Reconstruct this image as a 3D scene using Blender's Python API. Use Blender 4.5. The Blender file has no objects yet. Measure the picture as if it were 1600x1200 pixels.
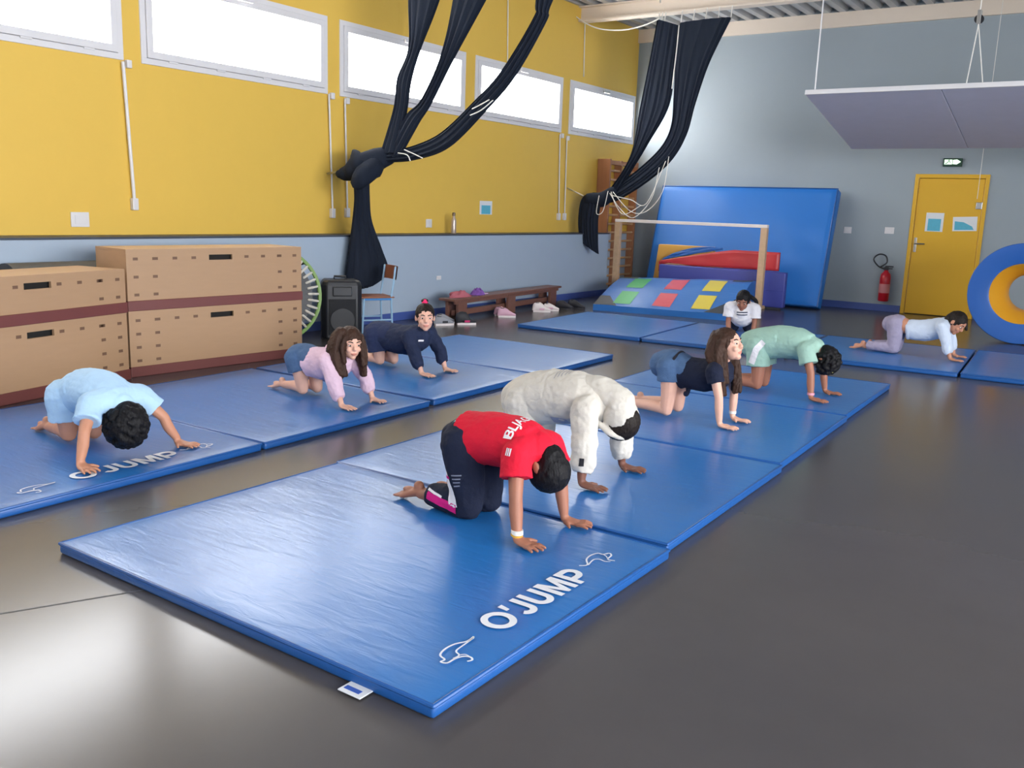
import bpy, bmesh, math, random
import numpy as np
from mathutils import Vector, Matrix, noise
from mathutils.bvhtree import BVHTree
random.seed(7)
sc = bpy.context.scene
COL = sc.collection
PI = math.pi

# ------------------------------------------------------------------ camera
F = 1412.378
YAW, PITCH, ROLL = math.radians(34.15233), math.radians(11.07821), math.radians(-1.98795)
CAM = np.array([0, 0, 1.42])
_f = np.array([-math.sin(YAW)*math.cos(PITCH), math.cos(YAW)*math.cos(PITCH), -math.sin(PITCH)])
_r = np.array([math.cos(YAW), math.sin(YAW), 0.0]); _d = np.cross(_f, _r)
RM = np.array([math.cos(ROLL)*_r + math.sin(ROLL)*_d, -math.sin(ROLL)*_r + math.cos(ROLL)*_d, _f])
cam = bpy.data.cameras.new('camera'); co = bpy.data.objects.new('camera', cam); COL.objects.link(co)
cam.sensor_width = 36; cam.lens = F/1600*36; cam.clip_start = .05; cam.clip_end = 200
mw = Matrix.Identity(4)
for i in range(3):
    mw[i][0] = RM[0][i]; mw[i][1] = -RM[1][i]; mw[i][2] = -RM[2][i]; mw[i][3] = CAM[i]
co.matrix_world = mw
sc.camera = co
def ray(px, py): return RM.T @ np.array([(px-800)/F, (py-600)/F, 1.0])
def PX(px, py, X): d = ray(px, py); return Vector(CAM + d*X/d[0])
def PY(px, py, Y): d = ray(px, py); return Vector(CAM + d*Y/d[1])
def PZ(px, py, z=0): d = ray(px, py); return Vector(CAM + d*(z-CAM[2])/d[2])

# ------------------------------------------------------------------ light: overcast sky through the windows
world = bpy.data.worlds.new('overcast_sky'); sc.world = world; world.use_nodes = True
bg = world.node_tree.nodes['Background']
bg.inputs[0].default_value = (.965, .98, 1, 1); bg.inputs[1].default_value = 14.5
sc.view_settings.view_transform = 'Standard'; sc.view_settings.look = 'None'
sc.view_settings.exposure = 0.75; sc.view_settings.gamma = 1; sc.view_settings.use_curve_mapping = False

XL, XR, YB, YR, ZC = -7.77, 5.5, 15.09, -6.0, 4.55      # room shell
WIN = [(12.80, 15.04), (10.30, 12.57), (7.74, 10.07), (5.22, 7.54), (2.70, 5.03), (.18, 2.50), (-2.34, -.02), (-4.86, -2.54)]
WZ0, WZ1 = 2.60, 3.42
WR0 = .95                                              # sill of the unseen right-hand windows, assumed as fill light for the yellow wall
def portal(x, y0, y1, z0, z1, sgn):
    l = bpy.data.lights.new('daylight', 'AREA'); l.shape = 'RECTANGLE'; l.size = z1-z0; l.size_y = y1-y0
    l.cycles.is_portal = True
    o = bpy.data.objects.new('daylight', l); COL.objects.link(o)
    o.location = (x, (y0+y1)/2, (z0+z1)/2); o.rotation_euler = (0, -sgn*PI/2, 0)
for a, b in WIN:
    portal(XL-.2, a, b, WZ0, WZ1, 1)
    if b < 8: portal(XR+.2, a, b, WR0, WZ1, -1)  # right-hand portals serve the added fill-light windows

# ------------------------------------------------------------------ materials
MATS = {}
def mat(name, rgb, rough=.6, spec=.5, metal=0, var=.08, vscale=6, bump=0, bscale=40, stretch=(1, 1, 1), emit=0, coat=0):
    if name in MATS: return MATS[name]
    m = bpy.data.materials.new(name); m.use_nodes = True; nt = m.node_tree; N = nt.nodes; L = nt.links
    p = N['Principled BSDF']
    p.inputs['Roughness'].default_value = rough; p.inputs['Specular IOR Level'].default_value = spec; p.inputs['Metallic'].default_value = metal
    if coat: p.inputs['Coat Weight'].default_value = coat; p.inputs['Coat Roughness'].default_value = .15
    tc = N.new('ShaderNodeTexCoord'); mp = N.new('ShaderNodeMapping'); mp.inputs['Scale'].default_value = stretch
    L.new(tc.outputs['Object'], mp.inputs['Vector'])
    nz = N.new('ShaderNodeTexNoise'); nz.inputs['Scale'].default_value = vscale; nz.inputs['Detail'].default_value = 4
    L.new(mp.outputs[0], nz.inputs['Vector'])
    cr = N.new('ShaderNodeMix'); cr.data_type = 'RGBA'
    cr.inputs['A'].default_value = tuple(c*(1-var) for c in rgb)+(1,); cr.inputs['B'].default_value = tuple(min(1, c*(1+var)) for c in rgb)+(1,)
    L.new(nz.outputs['Fac'], cr.inputs['Factor']); L.new(cr.outputs['Result'], p.inputs['Base Color'])
    if bump:
        n2 = N.new('ShaderNodeTexNoise'); n2.inputs['Scale'].default_value = bscale; n2.inputs['Detail'].default_value = 5
        L.new(mp.outputs[0], n2.inputs['Vector'])
        b = N.new('ShaderNodeBump'); b.inputs['Strength'].default_value = bump; b.inputs['Distance'].default_value = .02
        L.new(n2.outputs['Fac'], b.inputs['Height']); L.new(b.outputs[0], p.inputs['Normal'])
    if emit:
        L.new(cr.outputs['Result'], p.inputs['Emission Color']); p.inputs['Emission Strength'].default_value = emit
    MATS[name] = m; return m
def s2l(r, g, b): return tuple(((c/255)/12.92 if c/255 <= .04045 else ((c/255+.055)/1.055)**2.4) for c in (r, g, b))
def wood(name, rgb, rough=.45, scale=3, stretch=(6, .6, 6), var=.15):
    return mat(name, rgb, rough, .4, var=var, vscale=scale, stretch=stretch, bump=.05, bscale=12)
M_yellow = mat('yellow_paint', s2l(228, 188, 84), .55, .4, var=.02, bump=.03, bscale=150)
M_blue = mat('blue_grey_paint', s2l(166, 182, 200), .55, .4, var=.02, bump=.03, bscale=150)
M_back = mat('grey_blue_end_wall', s2l(154, 165, 172), .55, .4, var=.02, bump=.03, bscale=150)
M_white = mat('white_paint', s2l(222, 220, 222), .4, var=.02)
M_cream = mat('cream_paint', s2l(222, 208, 192), .5, var=.03)
M_deck = mat('galvanised_deck', s2l(176, 178, 180), .45, metal=.25, var=.05)
M_skirt = mat('blue_skirting', s2l(70, 92, 160), .45, var=.05)
M_ledge = mat('dark_ledge', s2l(62, 70, 84), .5, var=.05)
M_doory = mat('door_yellow', s2l(224, 174, 38), .45, var=.02)
M_steel = mat('steel', s2l(190, 188, 184), .3, metal=.9, var=.03)
M_black = mat('black_plastic', (.012, .013, .017), .45, var=.1)
M_dkgrey = mat('dark_grey_vinyl', (.045, .05, .06), .5, var=.1)
M_paper = mat('paper', s2l(225, 228, 232), .7, var=.02)
M_cyan = mat('cyan_print', s2l(92, 180, 205), .7, var=.12, vscale=30)
M_red = mat('extinguisher_red', s2l(190, 20, 40), .3, var=.04)
M_rope = mat('white_cord', s2l(225, 222, 215), .7, var=.05)
M_ply = mat('plywood', s2l(176, 141, 108), .45, .4, var=.05, vscale=5, stretch=(3, 1.0, 6), bump=.03, bscale=20)
M_brown = mat('brown_rail', s2l(112, 60, 56), .5, var=.08)
M_plug = mat('dark_plug', s2l(112, 82, 62), .6, var=.15)
M_dark = mat('void_shade', (.008, .007, .006), .8, var=.1)
M_bench = wood('bench_wood', s2l(120, 82, 70), .4)
M_tan = wood('tan_wood', s2l(205, 172, 138), .45)
M_barw = wood('wallbar_wood', s2l(172, 118, 84), .45, stretch=(6, 6, .6))
M_rung = wood('rung_wood', s2l(205, 160, 118), .4)
M_curtain = mat('navy_curtain', (.012, .017, .030), .85, .2, var=.25, vscale=3, stretch=(8, 8, 1), bump=.25, bscale=14)
M_letter = mat('white_print', s2l(226, 229, 235), .45, var=.03)
M_glass = bpy.data.materials.new('window_glass'); M_glass.use_nodes = True
nt = M_glass.node_tree; nt.nodes.clear()
o_ = nt.nodes.new('ShaderNodeOutputMaterial'); mx = nt.nodes.new('ShaderNodeMixShader'); tr = nt.nodes.new('ShaderNodeBsdfTransparent'); gl = nt.nodes.new('ShaderNodeBsdfGlossy')
gl.inputs['Roughness'].default_value = .02
mx.inputs[0].default_value = .05; nt.links.new(tr.outputs[0], mx.inputs[1]); nt.links.new(gl.outputs[0], mx.inputs[2]); nt.links.new(mx.outputs[0], o_.inputs[0])

def floor_mat():
    m = bpy.data.materials.new('polished_grey_floor'); m.use_nodes = True; nt = m.node_tree; N = nt.nodes; L = nt.links; p = N['Principled BSDF']
    tc = N.new('ShaderNodeTexCoord'); n1 = N.new('ShaderNodeTexNoise'); n1.inputs['Scale'].default_value = .9; n1.inputs['Detail'].default_value = 6; n1.inputs['Roughness'].default_value = .6
    L.new(tc.outputs['Object'], n1.inputs['Vector'])
    r = N.new('ShaderNodeValToRGB'); r.color_ramp.elements[0].position = .3; r.color_ramp.elements[1].position = .7
    r.color_ramp.elements[0].color = s2l(74, 71, 72)+(1,); r.color_ramp.elements[1].color = s2l(80, 77, 78)+(1,)
    L.new(n1.outputs['Fac'], r.inputs[0]); L.new(r.outputs[0], p.inputs['Base Color'])
    n2 = N.new('ShaderNodeTexNoise'); n2.inputs['Scale'].default_value = 2.2; n2.inputs['Detail'].default_value = 5; L.new(tc.outputs['Object'], n2.inputs['Vector'])
    mr = N.new('ShaderNodeMapRange'); mr.inputs['To Min'].default_value = .22; mr.inputs['To Max'].default_value = .22; L.new(n2.outputs['Fac'], mr.inputs['Value']); L.new(mr.outputs[0], p.inputs['Roughness'])
    p.inputs['Specular IOR Level'].default_value = .42
    return m
M_floor = floor_mat()
def vinyl(name, rgb, rough=.27, wr=.13):
    """glossy PVC mat cover with fine creases"""
    if name in MATS: return MATS[name]
    m = bpy.data.materials.new(name); m.use_nodes = True; nt = m.node_tree; N = nt.nodes; L = nt.links; p = N['Principled BSDF']
    tc = N.new('ShaderNodeTexCoord')
    n1 = N.new('ShaderNodeTexNoise'); n1.inputs['Scale'].default_value = 2.5; n1.inputs['Detail'].default_value = 5; L.new(tc.outputs['Object'], n1.inputs['Vector'])
    mix = N.new('ShaderNodeMix'); mix.data_type = 'RGBA'; mix.inputs['A'].default_value = tuple(c*.985 for c in rgb)+(1,); mix.inputs['B'].default_value = tuple(min(1, c*1.015) for c in rgb)+(1,)
    L.new(n1.outputs['Fac'], mix.inputs['Factor']); L.new(mix.outputs['Result'], p.inputs['Base Color'])
    mr = N.new('ShaderNodeMapRange'); mr.inputs['To Min'].default_value = rough; mr.inputs['To Max'].default_value = rough; L.new(n1.outputs['Fac'], mr.inputs['Value']); L.new(mr.outputs[0], p.inputs['Roughness'])
    mp = N.new('ShaderNodeMapping'); mp.inputs['Scale'].default_value = (2.2, 9, 3); mp.inputs['Rotation'].default_value = (0, 0, .5); L.new(tc.outputs['Object'], mp.inputs['Vector'])
    n2 = N.new('ShaderNodeTexNoise'); n2.inputs['Scale'].default_value = 2.2; n2.inputs['Detail'].default_value = 5; n2.inputs['Distortion'].default_value = .8; L.new(mp.outputs[0], n2.inputs['Vector'])
    b = N.new('ShaderNodeBump'); b.inputs['Strength'].default_value = wr; b.inputs['Distance'].default_value = .012; L.new(n2.outputs['Fac'], b.inputs['Height']); L.new(b.outputs[0], p.inputs['Normal'])
    p.inputs['Specular IOR Level'].default_value = .55
    MATS[name] = m; return m
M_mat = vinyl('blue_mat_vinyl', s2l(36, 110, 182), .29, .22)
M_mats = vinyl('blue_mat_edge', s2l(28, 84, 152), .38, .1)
M_big = vinyl('big_mat_vinyl', s2l(34, 118, 205), .42, .15)

# ------------------------------------------------------------------ mesh helpers
class MB:
    def __init__(s): s.v = []; s.f = []
    def add(s, vs, fs):
        n = len(s.v); s.v += [tuple(v) for v in vs]; s.f += [tuple(i+n for i in f) for f in fs]; return s
    def box(s, x0, x1, y0, y1, z0, z1, mx=None):
        vs = [Vector((x, y, z)) for z in (z0, z1) for y in (y0, y1) for x in (x0, x1)]
        if mx is not None: vs = [mx @ v for v in vs]
        return s.add(vs, [(0, 2, 3, 1), (4, 5, 7, 6), (0, 1, 5, 4), (2, 6, 7, 3), (0, 4, 6, 2), (1, 3, 7, 5)])
    def rbox(s, x0, x1, y0, y1, z0, z1, r=.01, seg=2, mx=None):
        bm = bmesh.new(); bmesh.ops.create_cube(bm, size=1)
        for v in bm.verts: v.co = Vector((x0+(v.co.x+.5)*(x1-x0), y0+(v.co.y+.5)*(y1-y0), z0+(v.co.z+.5)*(z1-z0)))
        bmesh.ops.bevel(bm, geom=bm.edges[:], offset=r, segments=seg, profile=.5, affect='EDGES')
        bm.verts.index_update()
        vs = [(mx @ v.co) if mx is not None else v.co.copy() for v in bm.verts]
        s.add(vs, [[v.index for v in f.verts] for f in bm.faces]); bm.free(); return s
    def tube(s, pts, rad, seg=10, cap='round', ell=None, side=None, sub=1, twist=None):
        """swept tube; rad = number/list; ell = list of second radii (along normal); side = fixed side vector"""
        P = [Vector(p) for p in pts]; n = len(P)
        R = list(rad) if hasattr(rad, '__len__') else [rad]*n
        E = list(ell) if ell is not None else R[:]
        if sub > 1 and n > 2:
            Q, RR, EE = [], [], []
            for i in range(n-1):
                p0 = P[max(i-1, 0)]; p1 = P[i]; p2 = P[i+1]; p3 = P[min(i+2, n-1)]
                for k in range(sub):
                    t = k/sub
                    Q.append(.5*((2*p1)+(p2-p0)*t+(2*p0-5*p1+4*p2-p3)*t*t+(3*p1-p0-3*p2+p3)*t**3)); RR.append(R[i]+(R[i+1]-R[i])*t); EE.append(E[i]+(E[i+1]-E[i])*t)
            Q.append(P[-1]); RR.append(R[-1]); EE.append(E[-1]); P, R, E, n = Q, RR, EE, len(Q)
        T = []
        for i in range(n):
            t = P[min(i+1, n-1)]-P[max(i-1, 0)]; T.append(t.normalized() if t.length > 1e-9 else Vector((0, 0, 1)))
        if side is None:
            a = Vector((0, 0, 1)) if abs(T[0].z) < .9 else Vector((1, 0, 0)); sd = T[0].cross(a).normalized()
        else: sd = Vector(side)
        rings = []
        def ring(c, t, sdv, r, e):
            s_ = (sdv - t*sdv.dot(t)).normalized(); nn = t.cross(s_)
            return [c + s_*(r*math.cos(2*PI*k/seg)) + nn*(e*math.sin(2*PI*k/seg)) for k in range(seg)], s_
        for i in range(n):
            if cap in ('round', 'end_flat') and i == 0:
                for a in (.2, .6):
                    rr, _ = ring(P[0]-T[0]*(min(R[0], E[0])*math.cos(a*PI/2)), T[0], sd, R[0]*math.sin(a*PI/2), E[0]*math.sin(a*PI/2)); rings.append(rr)
            rr, s_ = ring(P[i], T[i], sd, R[i], E[i]); rings.append(rr)
            if side is None: sd = s_
            if cap in ('round', 'start_flat') and i == n-1:
                for a in (.6, .2):
                    rr, _ = ring(P[i]+T[i]*(min(R[i], E[i])*math.cos(a*PI/2)), T[i], sd, R[i]*math.sin(a*PI/2), E[i]*math.sin(a*PI/2)); rings.append(rr)
        vs = [v for r in rings for v in r]; fs = []
        for i in range(len(rings)-1):
            for k in range(seg):
                a = i*seg+k; b = i*seg+(k+1) % seg; fs.append((a, b, b+seg, a+seg))
        fs.append(tuple(range(seg-1, -1, -1))); m = (len(rings)-1)*seg; fs.append(tuple(range(m, m+seg)))
        return s.add(vs, fs)
    def ell(s, c, r, ax=None, seg=16, rings=10):
        c = Vector(c); A = ax or (Vector((1, 0, 0)), Vector((0, 1, 0)), Vector((0, 0, 1)))
        if not hasattr(r, '__len__'): r = (r, r, r)
        vs = []
        for i in range(rings+1):
            th = PI*i/rings; th = min(max(th, .02), PI-.02)
            for k in range(seg):
                ph = 2*PI*k/seg
                vs.append(c + A[0]*(r[0]*math.sin(th)*math.cos(ph)) + A[1]*(r[1]*math.sin(th)*math.sin(ph)) + A[2]*(r[2]*math.cos(th)))
        fs = [(i*seg+k, (i+1)*seg+k, (i+1)*seg+(k+1) % seg, i*seg+(k+1) % seg) for i in range(rings) for k in range(seg)]
        fs.append(tuple(range(seg))); m = rings*seg; fs.append(tuple(range(m+seg-1, m-1, -1)))
        return s.add(vs, fs)
    def lathe(s, prof, c=(0, 0, 0), seg=24, ax='z', closed=False):
        c = Vector(c); vs = []
        for r, h in prof:
            for k in range(seg):
                a = 2*PI*k/seg; u, v = r*math.cos(a), r*math.sin(a)
                vs.append(c + (Vector((u, v, h)) if ax == 'z' else Vector((u, h, v)) if ax == 'y' else Vector((h, u, v))))
        n = len(prof); fs = []
        for i in range(n if closed else n-1):
            j = (i+1) % n
            for k in range(seg): fs.append((i*seg+k, i*seg+(k+1) % seg, j*seg+(k+1) % seg, j*seg+k))
        if not closed: fs.append(tuple(range(seg-1, -1, -1))); m = (n-1)*seg; fs.append(tuple(range(m, m+seg)))
        return s.add(vs, fs)
    def mesh(s, name):
        me = bpy.data.meshes.new(name); me.from_pydata(s.v, [], s.f); me.validate(); me.update()
        bm = bmesh.new(); bm.from_mesh(me); bmesh.ops.recalc_face_normals(bm, faces=bm.faces); bm.to_mesh(me); bm.free(); return me
    def build(s, name, m, parent=None, smooth=False, loc=None, bevel=0):
        me = s.mesh(name); me.materials.append(m)
        o = bpy.data.objects.new(name, me); COL.objects.link(o)
        if parent is not None: o.parent = parent
        if loc is not None: o.location = loc
        if smooth: me.shade_smooth(); me.set_sharp_from_angle(angle=math.radians(40))
        if bevel:
            md = o.modifiers.new('bevel', 'BEVEL'); md.width = bevel; md.segments = 2; md.limit_method = 'ANGLE'
        return o
def tag(o, label, cat=None, group=None, kind=None):
    o['label'] = label
    if cat: o['category'] = cat
    if group: o['group'] = group
    if kind: o['kind'] = kind
    return o
def struct(o, label=None):
    o['kind'] = 'structure'
    if label: o['label'] = label
    return o
def empty(name, loc=(0, 0, 0), rz=0):
    o = bpy.data.objects.new(name, None); COL.objects.link(o); o.location = loc; o.rotation_euler = (0, 0, rz); o.empty_display_size = .1; return o
def grid(n, m, fn):
    vs = [fn(i/n, j/m) for i in range(n+1) for j in range(m+1)]
    fs = [(i*(m+1)+j, (i+1)*(m+1)+j, (i+1)*(m+1)+j+1, i*(m+1)+j+1) for i in range(n) for j in range(m)]
    return vs, fs
def text_tris(txt, off=.0, space=1.0):
    cu = bpy.data.curves.new('t', 'FONT'); cu.body = txt; cu.size = 1; cu.offset = off; cu.space_character = space; cu.resolution_u = 4
    o = bpy.data.objects.new('t', cu); COL.objects.link(o); dg = bpy.context.evaluated_depsgraph_get()
    me = bpy.data.meshes.new_from_object(o.evaluated_get(dg))
    V = [(v.co.x, v.co.y) for v in me.vertices]; Fs = [tuple(p.vertices) for p in me.polygons]
    bpy.data.objects.remove(o); bpy.data.curves.remove(cu); bpy.data.meshes.remove(me)
    x0 = min(v[0] for v in V); x1 = max(v[0] for v in V); y0 = min(v[1] for v in V); y1 = max(v[1] for v in V)
    return [((a-x0)/(x1-x0), (b-y0)/(y1-y0)) for a, b in V], Fs

def block_word():
    """heavy block capitals of the mat maker's word, no overlapping faces"""
    V, Fs, t = [], [], .21
    def strip(path, x0):
        P_ = [Vector(p) for p in path]; n = len(V)
        for j, p in enumerate(P_):
            a_ = (P_[j]-P_[j-1]).normalized() if j else (P_[1]-P_[0]).normalized(); b_ = (P_[j+1]-P_[j]).normalized() if j < len(P_)-1 else a_
            d = (a_+b_).normalized(); nn = Vector((-d.y, d.x))*(t/2/max(.5, d.dot(a_))); V.extend([(x0+p.x+nn.x, p.y+nn.y), (x0+p.x-nn.x, p.y-nn.y)])
        Fs.extend([(n+2*j, n+2*j+1, n+2*j+3, n+2*j+2) for j in range(len(P_)-1)])
    def poly(pts, x0): n = len(V); V.extend([(x0+a_, b_) for a_, b_ in pts]); Fs.append(tuple(range(n, n+len(pts))))
    n = len(V)
    for k in range(28):
        a_ = 2*PI*k/28; V.extend([(.48+.48*math.cos(a_), .5+.5*math.sin(a_)), (.48+.27*math.cos(a_), .5+.30*math.sin(a_))])
    Fs.extend([(n+2*k, n+2*k+1, n+(2*k+3) % 56, n+(2*k+2) % 56) for k in range(28)])
    poly([(.02, .66), (.16, .66), (.24, 1), (.05, 1)], 1.04)
    arc = lambda cx, cy, r_, a0, a1, m: [(cx+r_*math.cos(a0+(a1-a0)*k/m), cy+r_*math.sin(a0+(a1-a0)*k/m)) for k in range(m+1)]
    strip(arc(.22, .325, .22, math.radians(200), math.radians(360), 10)+[(.44, 1)], 1.27)
    strip([(.105, 1)]+arc(.37, .37, .265, math.radians(180), math.radians(360), 12)+[(.635, 1)], 1.94)
    poly([(0, 0), (t, 0), (t, .62), (.40, 0), (.54, 0), (.73, .62), (.73, 0), (.94, 0), (.94, 1), (.68, 1), (.47, .36), (.26, 1), (0, 1)], 2.80)
    poly([(0, 0), (t, 0), (t, 1), (0, 1)], 3.86)
    strip([(t, .895), (.42, .895)]+arc(.42, .63, .265, math.radians(80), math.radians(-80), 8)+[(.42, .365), (t, .365)], 3.86)
    x1 = max(v[0] for v in V); return [(a_/x1, b_) for a_, b_ in V], Fs

# ------------------------------------------------------------------ the room
fl = struct(MB().box(XL-.3, XR+.3, YR-.3, YB+.3, -.12, 0).build('floor', M_floor), 'polished grey concrete floor')
a, b = Vector((-3.62, .19, 0)), Vector((-2.40, 2.69, 0)); dd = (b-a).normalized(); nn = Vector((-dd.y, dd.x, 0))*.004
MB().add([a-nn+Vector((0, 0, .0012)), b-nn+Vector((0, 0, .0012)), b+nn+Vector((0, 0, .0012)), a+nn+Vector((0, 0, .0012))], [(0, 1, 2, 3)]).build('floor_joint', M_dkgrey, fl)
# left wall: yellow above the ledge, with window openings
w = MB()
w.box(XL-.14, XL, YR, YB+.3, 0, WZ0).box(XL-.14, XL, YR, YB+.3, WZ1, ZC+.15)
ys = [YR]+[y for p in reversed(WIN) for y in p]+[YB+.3]
for i in range(0, len(ys), 2): w.box(XL-.14, XL, ys[i], ys[i+1], WZ0, WZ1)
wl = struct(w.build('wall_left', M_yellow), 'yellow wall with a row of high windows')
LF, LE = -7.40, 13.66     # face of the blue lower wall, and where it ends
ws = MB().box(XL, LF, YR, LE, 0, 1.025).box(XL, XL+.012, LE, YB, 0, 1.025).build('wainscot', M_blue, wl); ws['label'] = 'pale blue lower wall with a ledge'
MB().rbox(XL, LF+.012, YR, LE+.01, 1.025, 1.045, .004).build('ledge', M_ledge, wl)
struct(MB().rbox(LF, LF+.015, YR, LE, 0, .10, .004).build('baseboard_left', M_skirt), 'blue skirting along the lower wall')
wb = struct(MB().box(XL-.3, -2.95, YB, YB+.3, 0, ZC+.15).box(-1.93, XR+.3, YB, YB+.3, 0, ZC+.15).box(-2.95, -1.93, YB, YB+.3, 2.12, ZC+.15).build('wall_back', M_back), 'blue grey end wall')
struct(MB().rbox(XL, -2.96, YB-.015, YB, 0, .11, .004).rbox(-1.92, XR, YB-.015, YB, 0, .11, .004).build('baseboard_back', M_skirt), 'blue skirting along the end wall')
w = MB().box(XR, XR+.3, YR, YB+.3, 0, WR0).box(XR, XR+.3, YR, YB+.3, WZ1, ZC+.15)
yr_ = [YR]+[y for p in reversed(WIN[3:]) for y in p]+[YB+.3]
for i in range(0, len(yr_), 2): w.box(XR, XR+.3, yr_[i], yr_[i+1], WR0, WZ1)
struct(w.build('wall_right', M_blue)); struct(MB().box(XL-.3, XR+.3, YR-.3, YR, 0, ZC+.15).build('wall_rear', M_blue))
# corrugated deck ceiling, ribs running away from the camera
pr = []; x = XL-.3
while x < XR+.3:
    pr += [(x, ZC), (x+.10, ZC), (x+.13, ZC+.07), (x+.22, ZC+.07)]; x += .25
c_ = MB(); n = len(pr)
c_.add([(x, YR-.3, z) for x, z in pr]+[(x, YB+.3, z) for x, z in pr], [(i, i+1, n+i+1, n+i) for i in range(n-1)])
cl = struct(c_.build('ceiling', M_deck), 'corrugated steel deck ceiling')
MB().box(XL-.3, XR+.3, YR-.3, YB+.3, ZC+.09, ZC+.15).build('roof_slab', M_deck, cl)
for i, y in enumerate((13.05, 7.8, 2.55, -2.7)):
    struct(MB().box(XL, XR, y-.012, y+.012, 4.33, ZC).box(XL, XR, y-.09, y+.09, 4.32, 4.345).box(XL, XR, y-.09, y+.09, ZC-.02, ZC).build('trim_%d' % (i+1), M_cream), 'cream steel roof beam')
struct(MB().box(XL, XR, YB-.05, YB, 4.33, ZC).build('trim_5', M_cream), 'cream ring beam above the end wall')
# windows
for i, (y0, y1) in enumerate(WIN):
    for side in (0, 1):
        if side and i < 3: continue  # right-hand windows are unseen, put in to brighten the left wall
        X = XL if side == 0 else XR; s = 1 if side == 0 else -1; z0 = WZ0 if side == 0 else WR0; z1 = WZ1
        r = struct(empty('window_%d' % (i+1+8*side), (X, (y0+y1)/2, z0)), 'white framed high window' if side == 0 else None)
        h, W = z1-z0, (y1-y0)/2
        def fr(t, xa, xb, inset, name, m, par):
            f_ = MB(); a0, a1 = sorted((xa*s, xb*s))
            f_.rbox(a0, a1, -W+inset, W-inset, inset, inset+t, .005).rbox(a0, a1, -W+inset, W-inset, h-inset-t, h-inset, .005)
            f_.rbox(a0, a1, -W+inset, -W+inset+t, inset+t-.004, h-inset-t+.004, .005).rbox(a0, a1, W-inset-t, W-inset, inset+t-.004, h-inset-t+.004, .005)
            return f_.build(name, m, par)
        fr(.055, -.08, .015, -.005, 'frame', M_white, r); sa = fr(.065, -.06, .03, .052, 'sash', M_white, r)
        MB().box(min(-.022*s, -.018*s), max(-.022*s, -.018*s), -W+.11, W-.11, .11, h-.11).build('pane', M_glass, r)
        if side == 0:
            for yy in (-W*.72, -W*.25, W*.25, W*.72): MB().rbox(.014, .026, yy-.05, yy+.05, .036, .058, .003).build('hinge', M_white, r)
            MB().rbox(.028, .06, -.1, .1, h-.075, h-.03, .008).build('latch', M_steel if i == 0 else M_white, r)
# window winder rods down the wall
RODS = [((192, 96), (211, 325), .026, 'left of the second high window'), ((514, 147), (520, 338), .018, 'right of the widest second window'), ((539, 155), (543, 337), .018, 'behind the hanging curtain knot'),
        ((875, 210), (873, 342), .016, 'left of the far pair'), ((886, 214), (882, 342), .016, 'right of the far pair')]
for i, (t, b_, rr, wh) in enumerate(RODS):
    T = PX(*t, XL+.03); B = PX(*b_, XL+.03); r = empty('window_winder', (XL+.03, B.y, B.z))
    MB().tube([(0, T.y-B.y, T.z-B.z), (0, 0, 0)], rr*.6, 8, 'flat').build('rod', M_white, r, True)
    MB().rbox(-.03, .02, -.03, .03, -.02, .09, .008).build('handle', M_white, r)
    MB().rbox(-.03, .02, -.025, .025, T.z-B.z-.05, T.z-B.z+.02, .006).build('bracket', M_white, r)
    tag(r, 'thin white window winder rod on yellow wall, '+wh, 'rod', 'window winder rods')
for px, zt, wh in (((912, 120), 4.55, 'above the furthest window'), ((793, 97), 4.55, 'above the window beside the curtain')):
    p = PX(*px, XL+.015)
    c = MB().tube([p, (p.x, p.y-.05, zt)], .009, 6, 'flat').build('wall_cable', M_rope, None, True); tag(c, 'thin pale cable running up the yellow wall '+wh, 'cable')
# door
D = struct(empty('door_1', (-2.44, YB, 0)), 'yellow door with two posters in the end wall')
dm = MB().rbox(-.51, -.455, -.02, .1, 0, 2.12, .006).rbox(.455, .51, -.02, .1, 0, 2.12, .006).rbox(-.456, .456, -.02, .1, 2.06, 2.12, .006).build('frame', M_doory, D)
MB().rbox(-.45, .45, .0, .05, .01, 2.055, .004).build('leaf', M_doory, D)
hd = MB().rbox(-.425, -.385, -.012, 0, .95, 1.17, .004).build('handle_plate', M_steel, D)
MB().tube([(-.405, -.01, 1.08), (-.405, -.06, 1.08), (-.27, -.062, 1.08)], .011, 8).build('handle', M_steel, D, True)
MB().rbox(.37, .455, -.03, .0, 1.62, 1.72, .006).build('hinge_cover', M_steel, D)
MB().box(-.45, .45, .051, .3, 0, 2.06).build('dark_reveal', M_dkgrey, D)
def poster(name, c, w_, h_, label, band=.32, tilt=0, ax='y', corner=False):
    r = empty(name, c)
    if ax == 'x': r.rotation_euler = (0, 0, PI/2)
    r.rotation_euler.y = tilt
    MB().rbox(-w_/2, w_/2, -.003, 0, -h_/2, h_/2, .001, 1).build('sheet', M_paper, r)
    p = MB()
    if corner: p.add([(-w_*.42, -.0045, h_*.2), (-w_*.42, -.0045, -h_*.42), (w_*.38, -.0045, -h_*.42), (w_*.30, -.0045, -h_*.18), (-w_*.05, -.0045, h_*.12)], [(0, 1, 2, 3, 4)])
    else: p.box(-w_*.36, w_*.36, -.0045, -.003, -h_*.46, h_/2-h_*band)
    p.build('print', M_cyan, r); return tag(r, label, 'poster')
poster('poster', (-2.61, YB-.001, 1.41), .25, .28, 'white and turquoise upright notice on yellow door, nearer the handle')
poster('poster', (-2.19, YB-.001, 1.40), .33, .21, 'wide turquoise notice with white corner on yellow door', corner=True, tilt=-.05)
poster('poster', (XL+.001, 10.63, 1.395), .30, .19, 'small pale blue notice on yellow wall above the ledge', ax='x')
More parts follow.
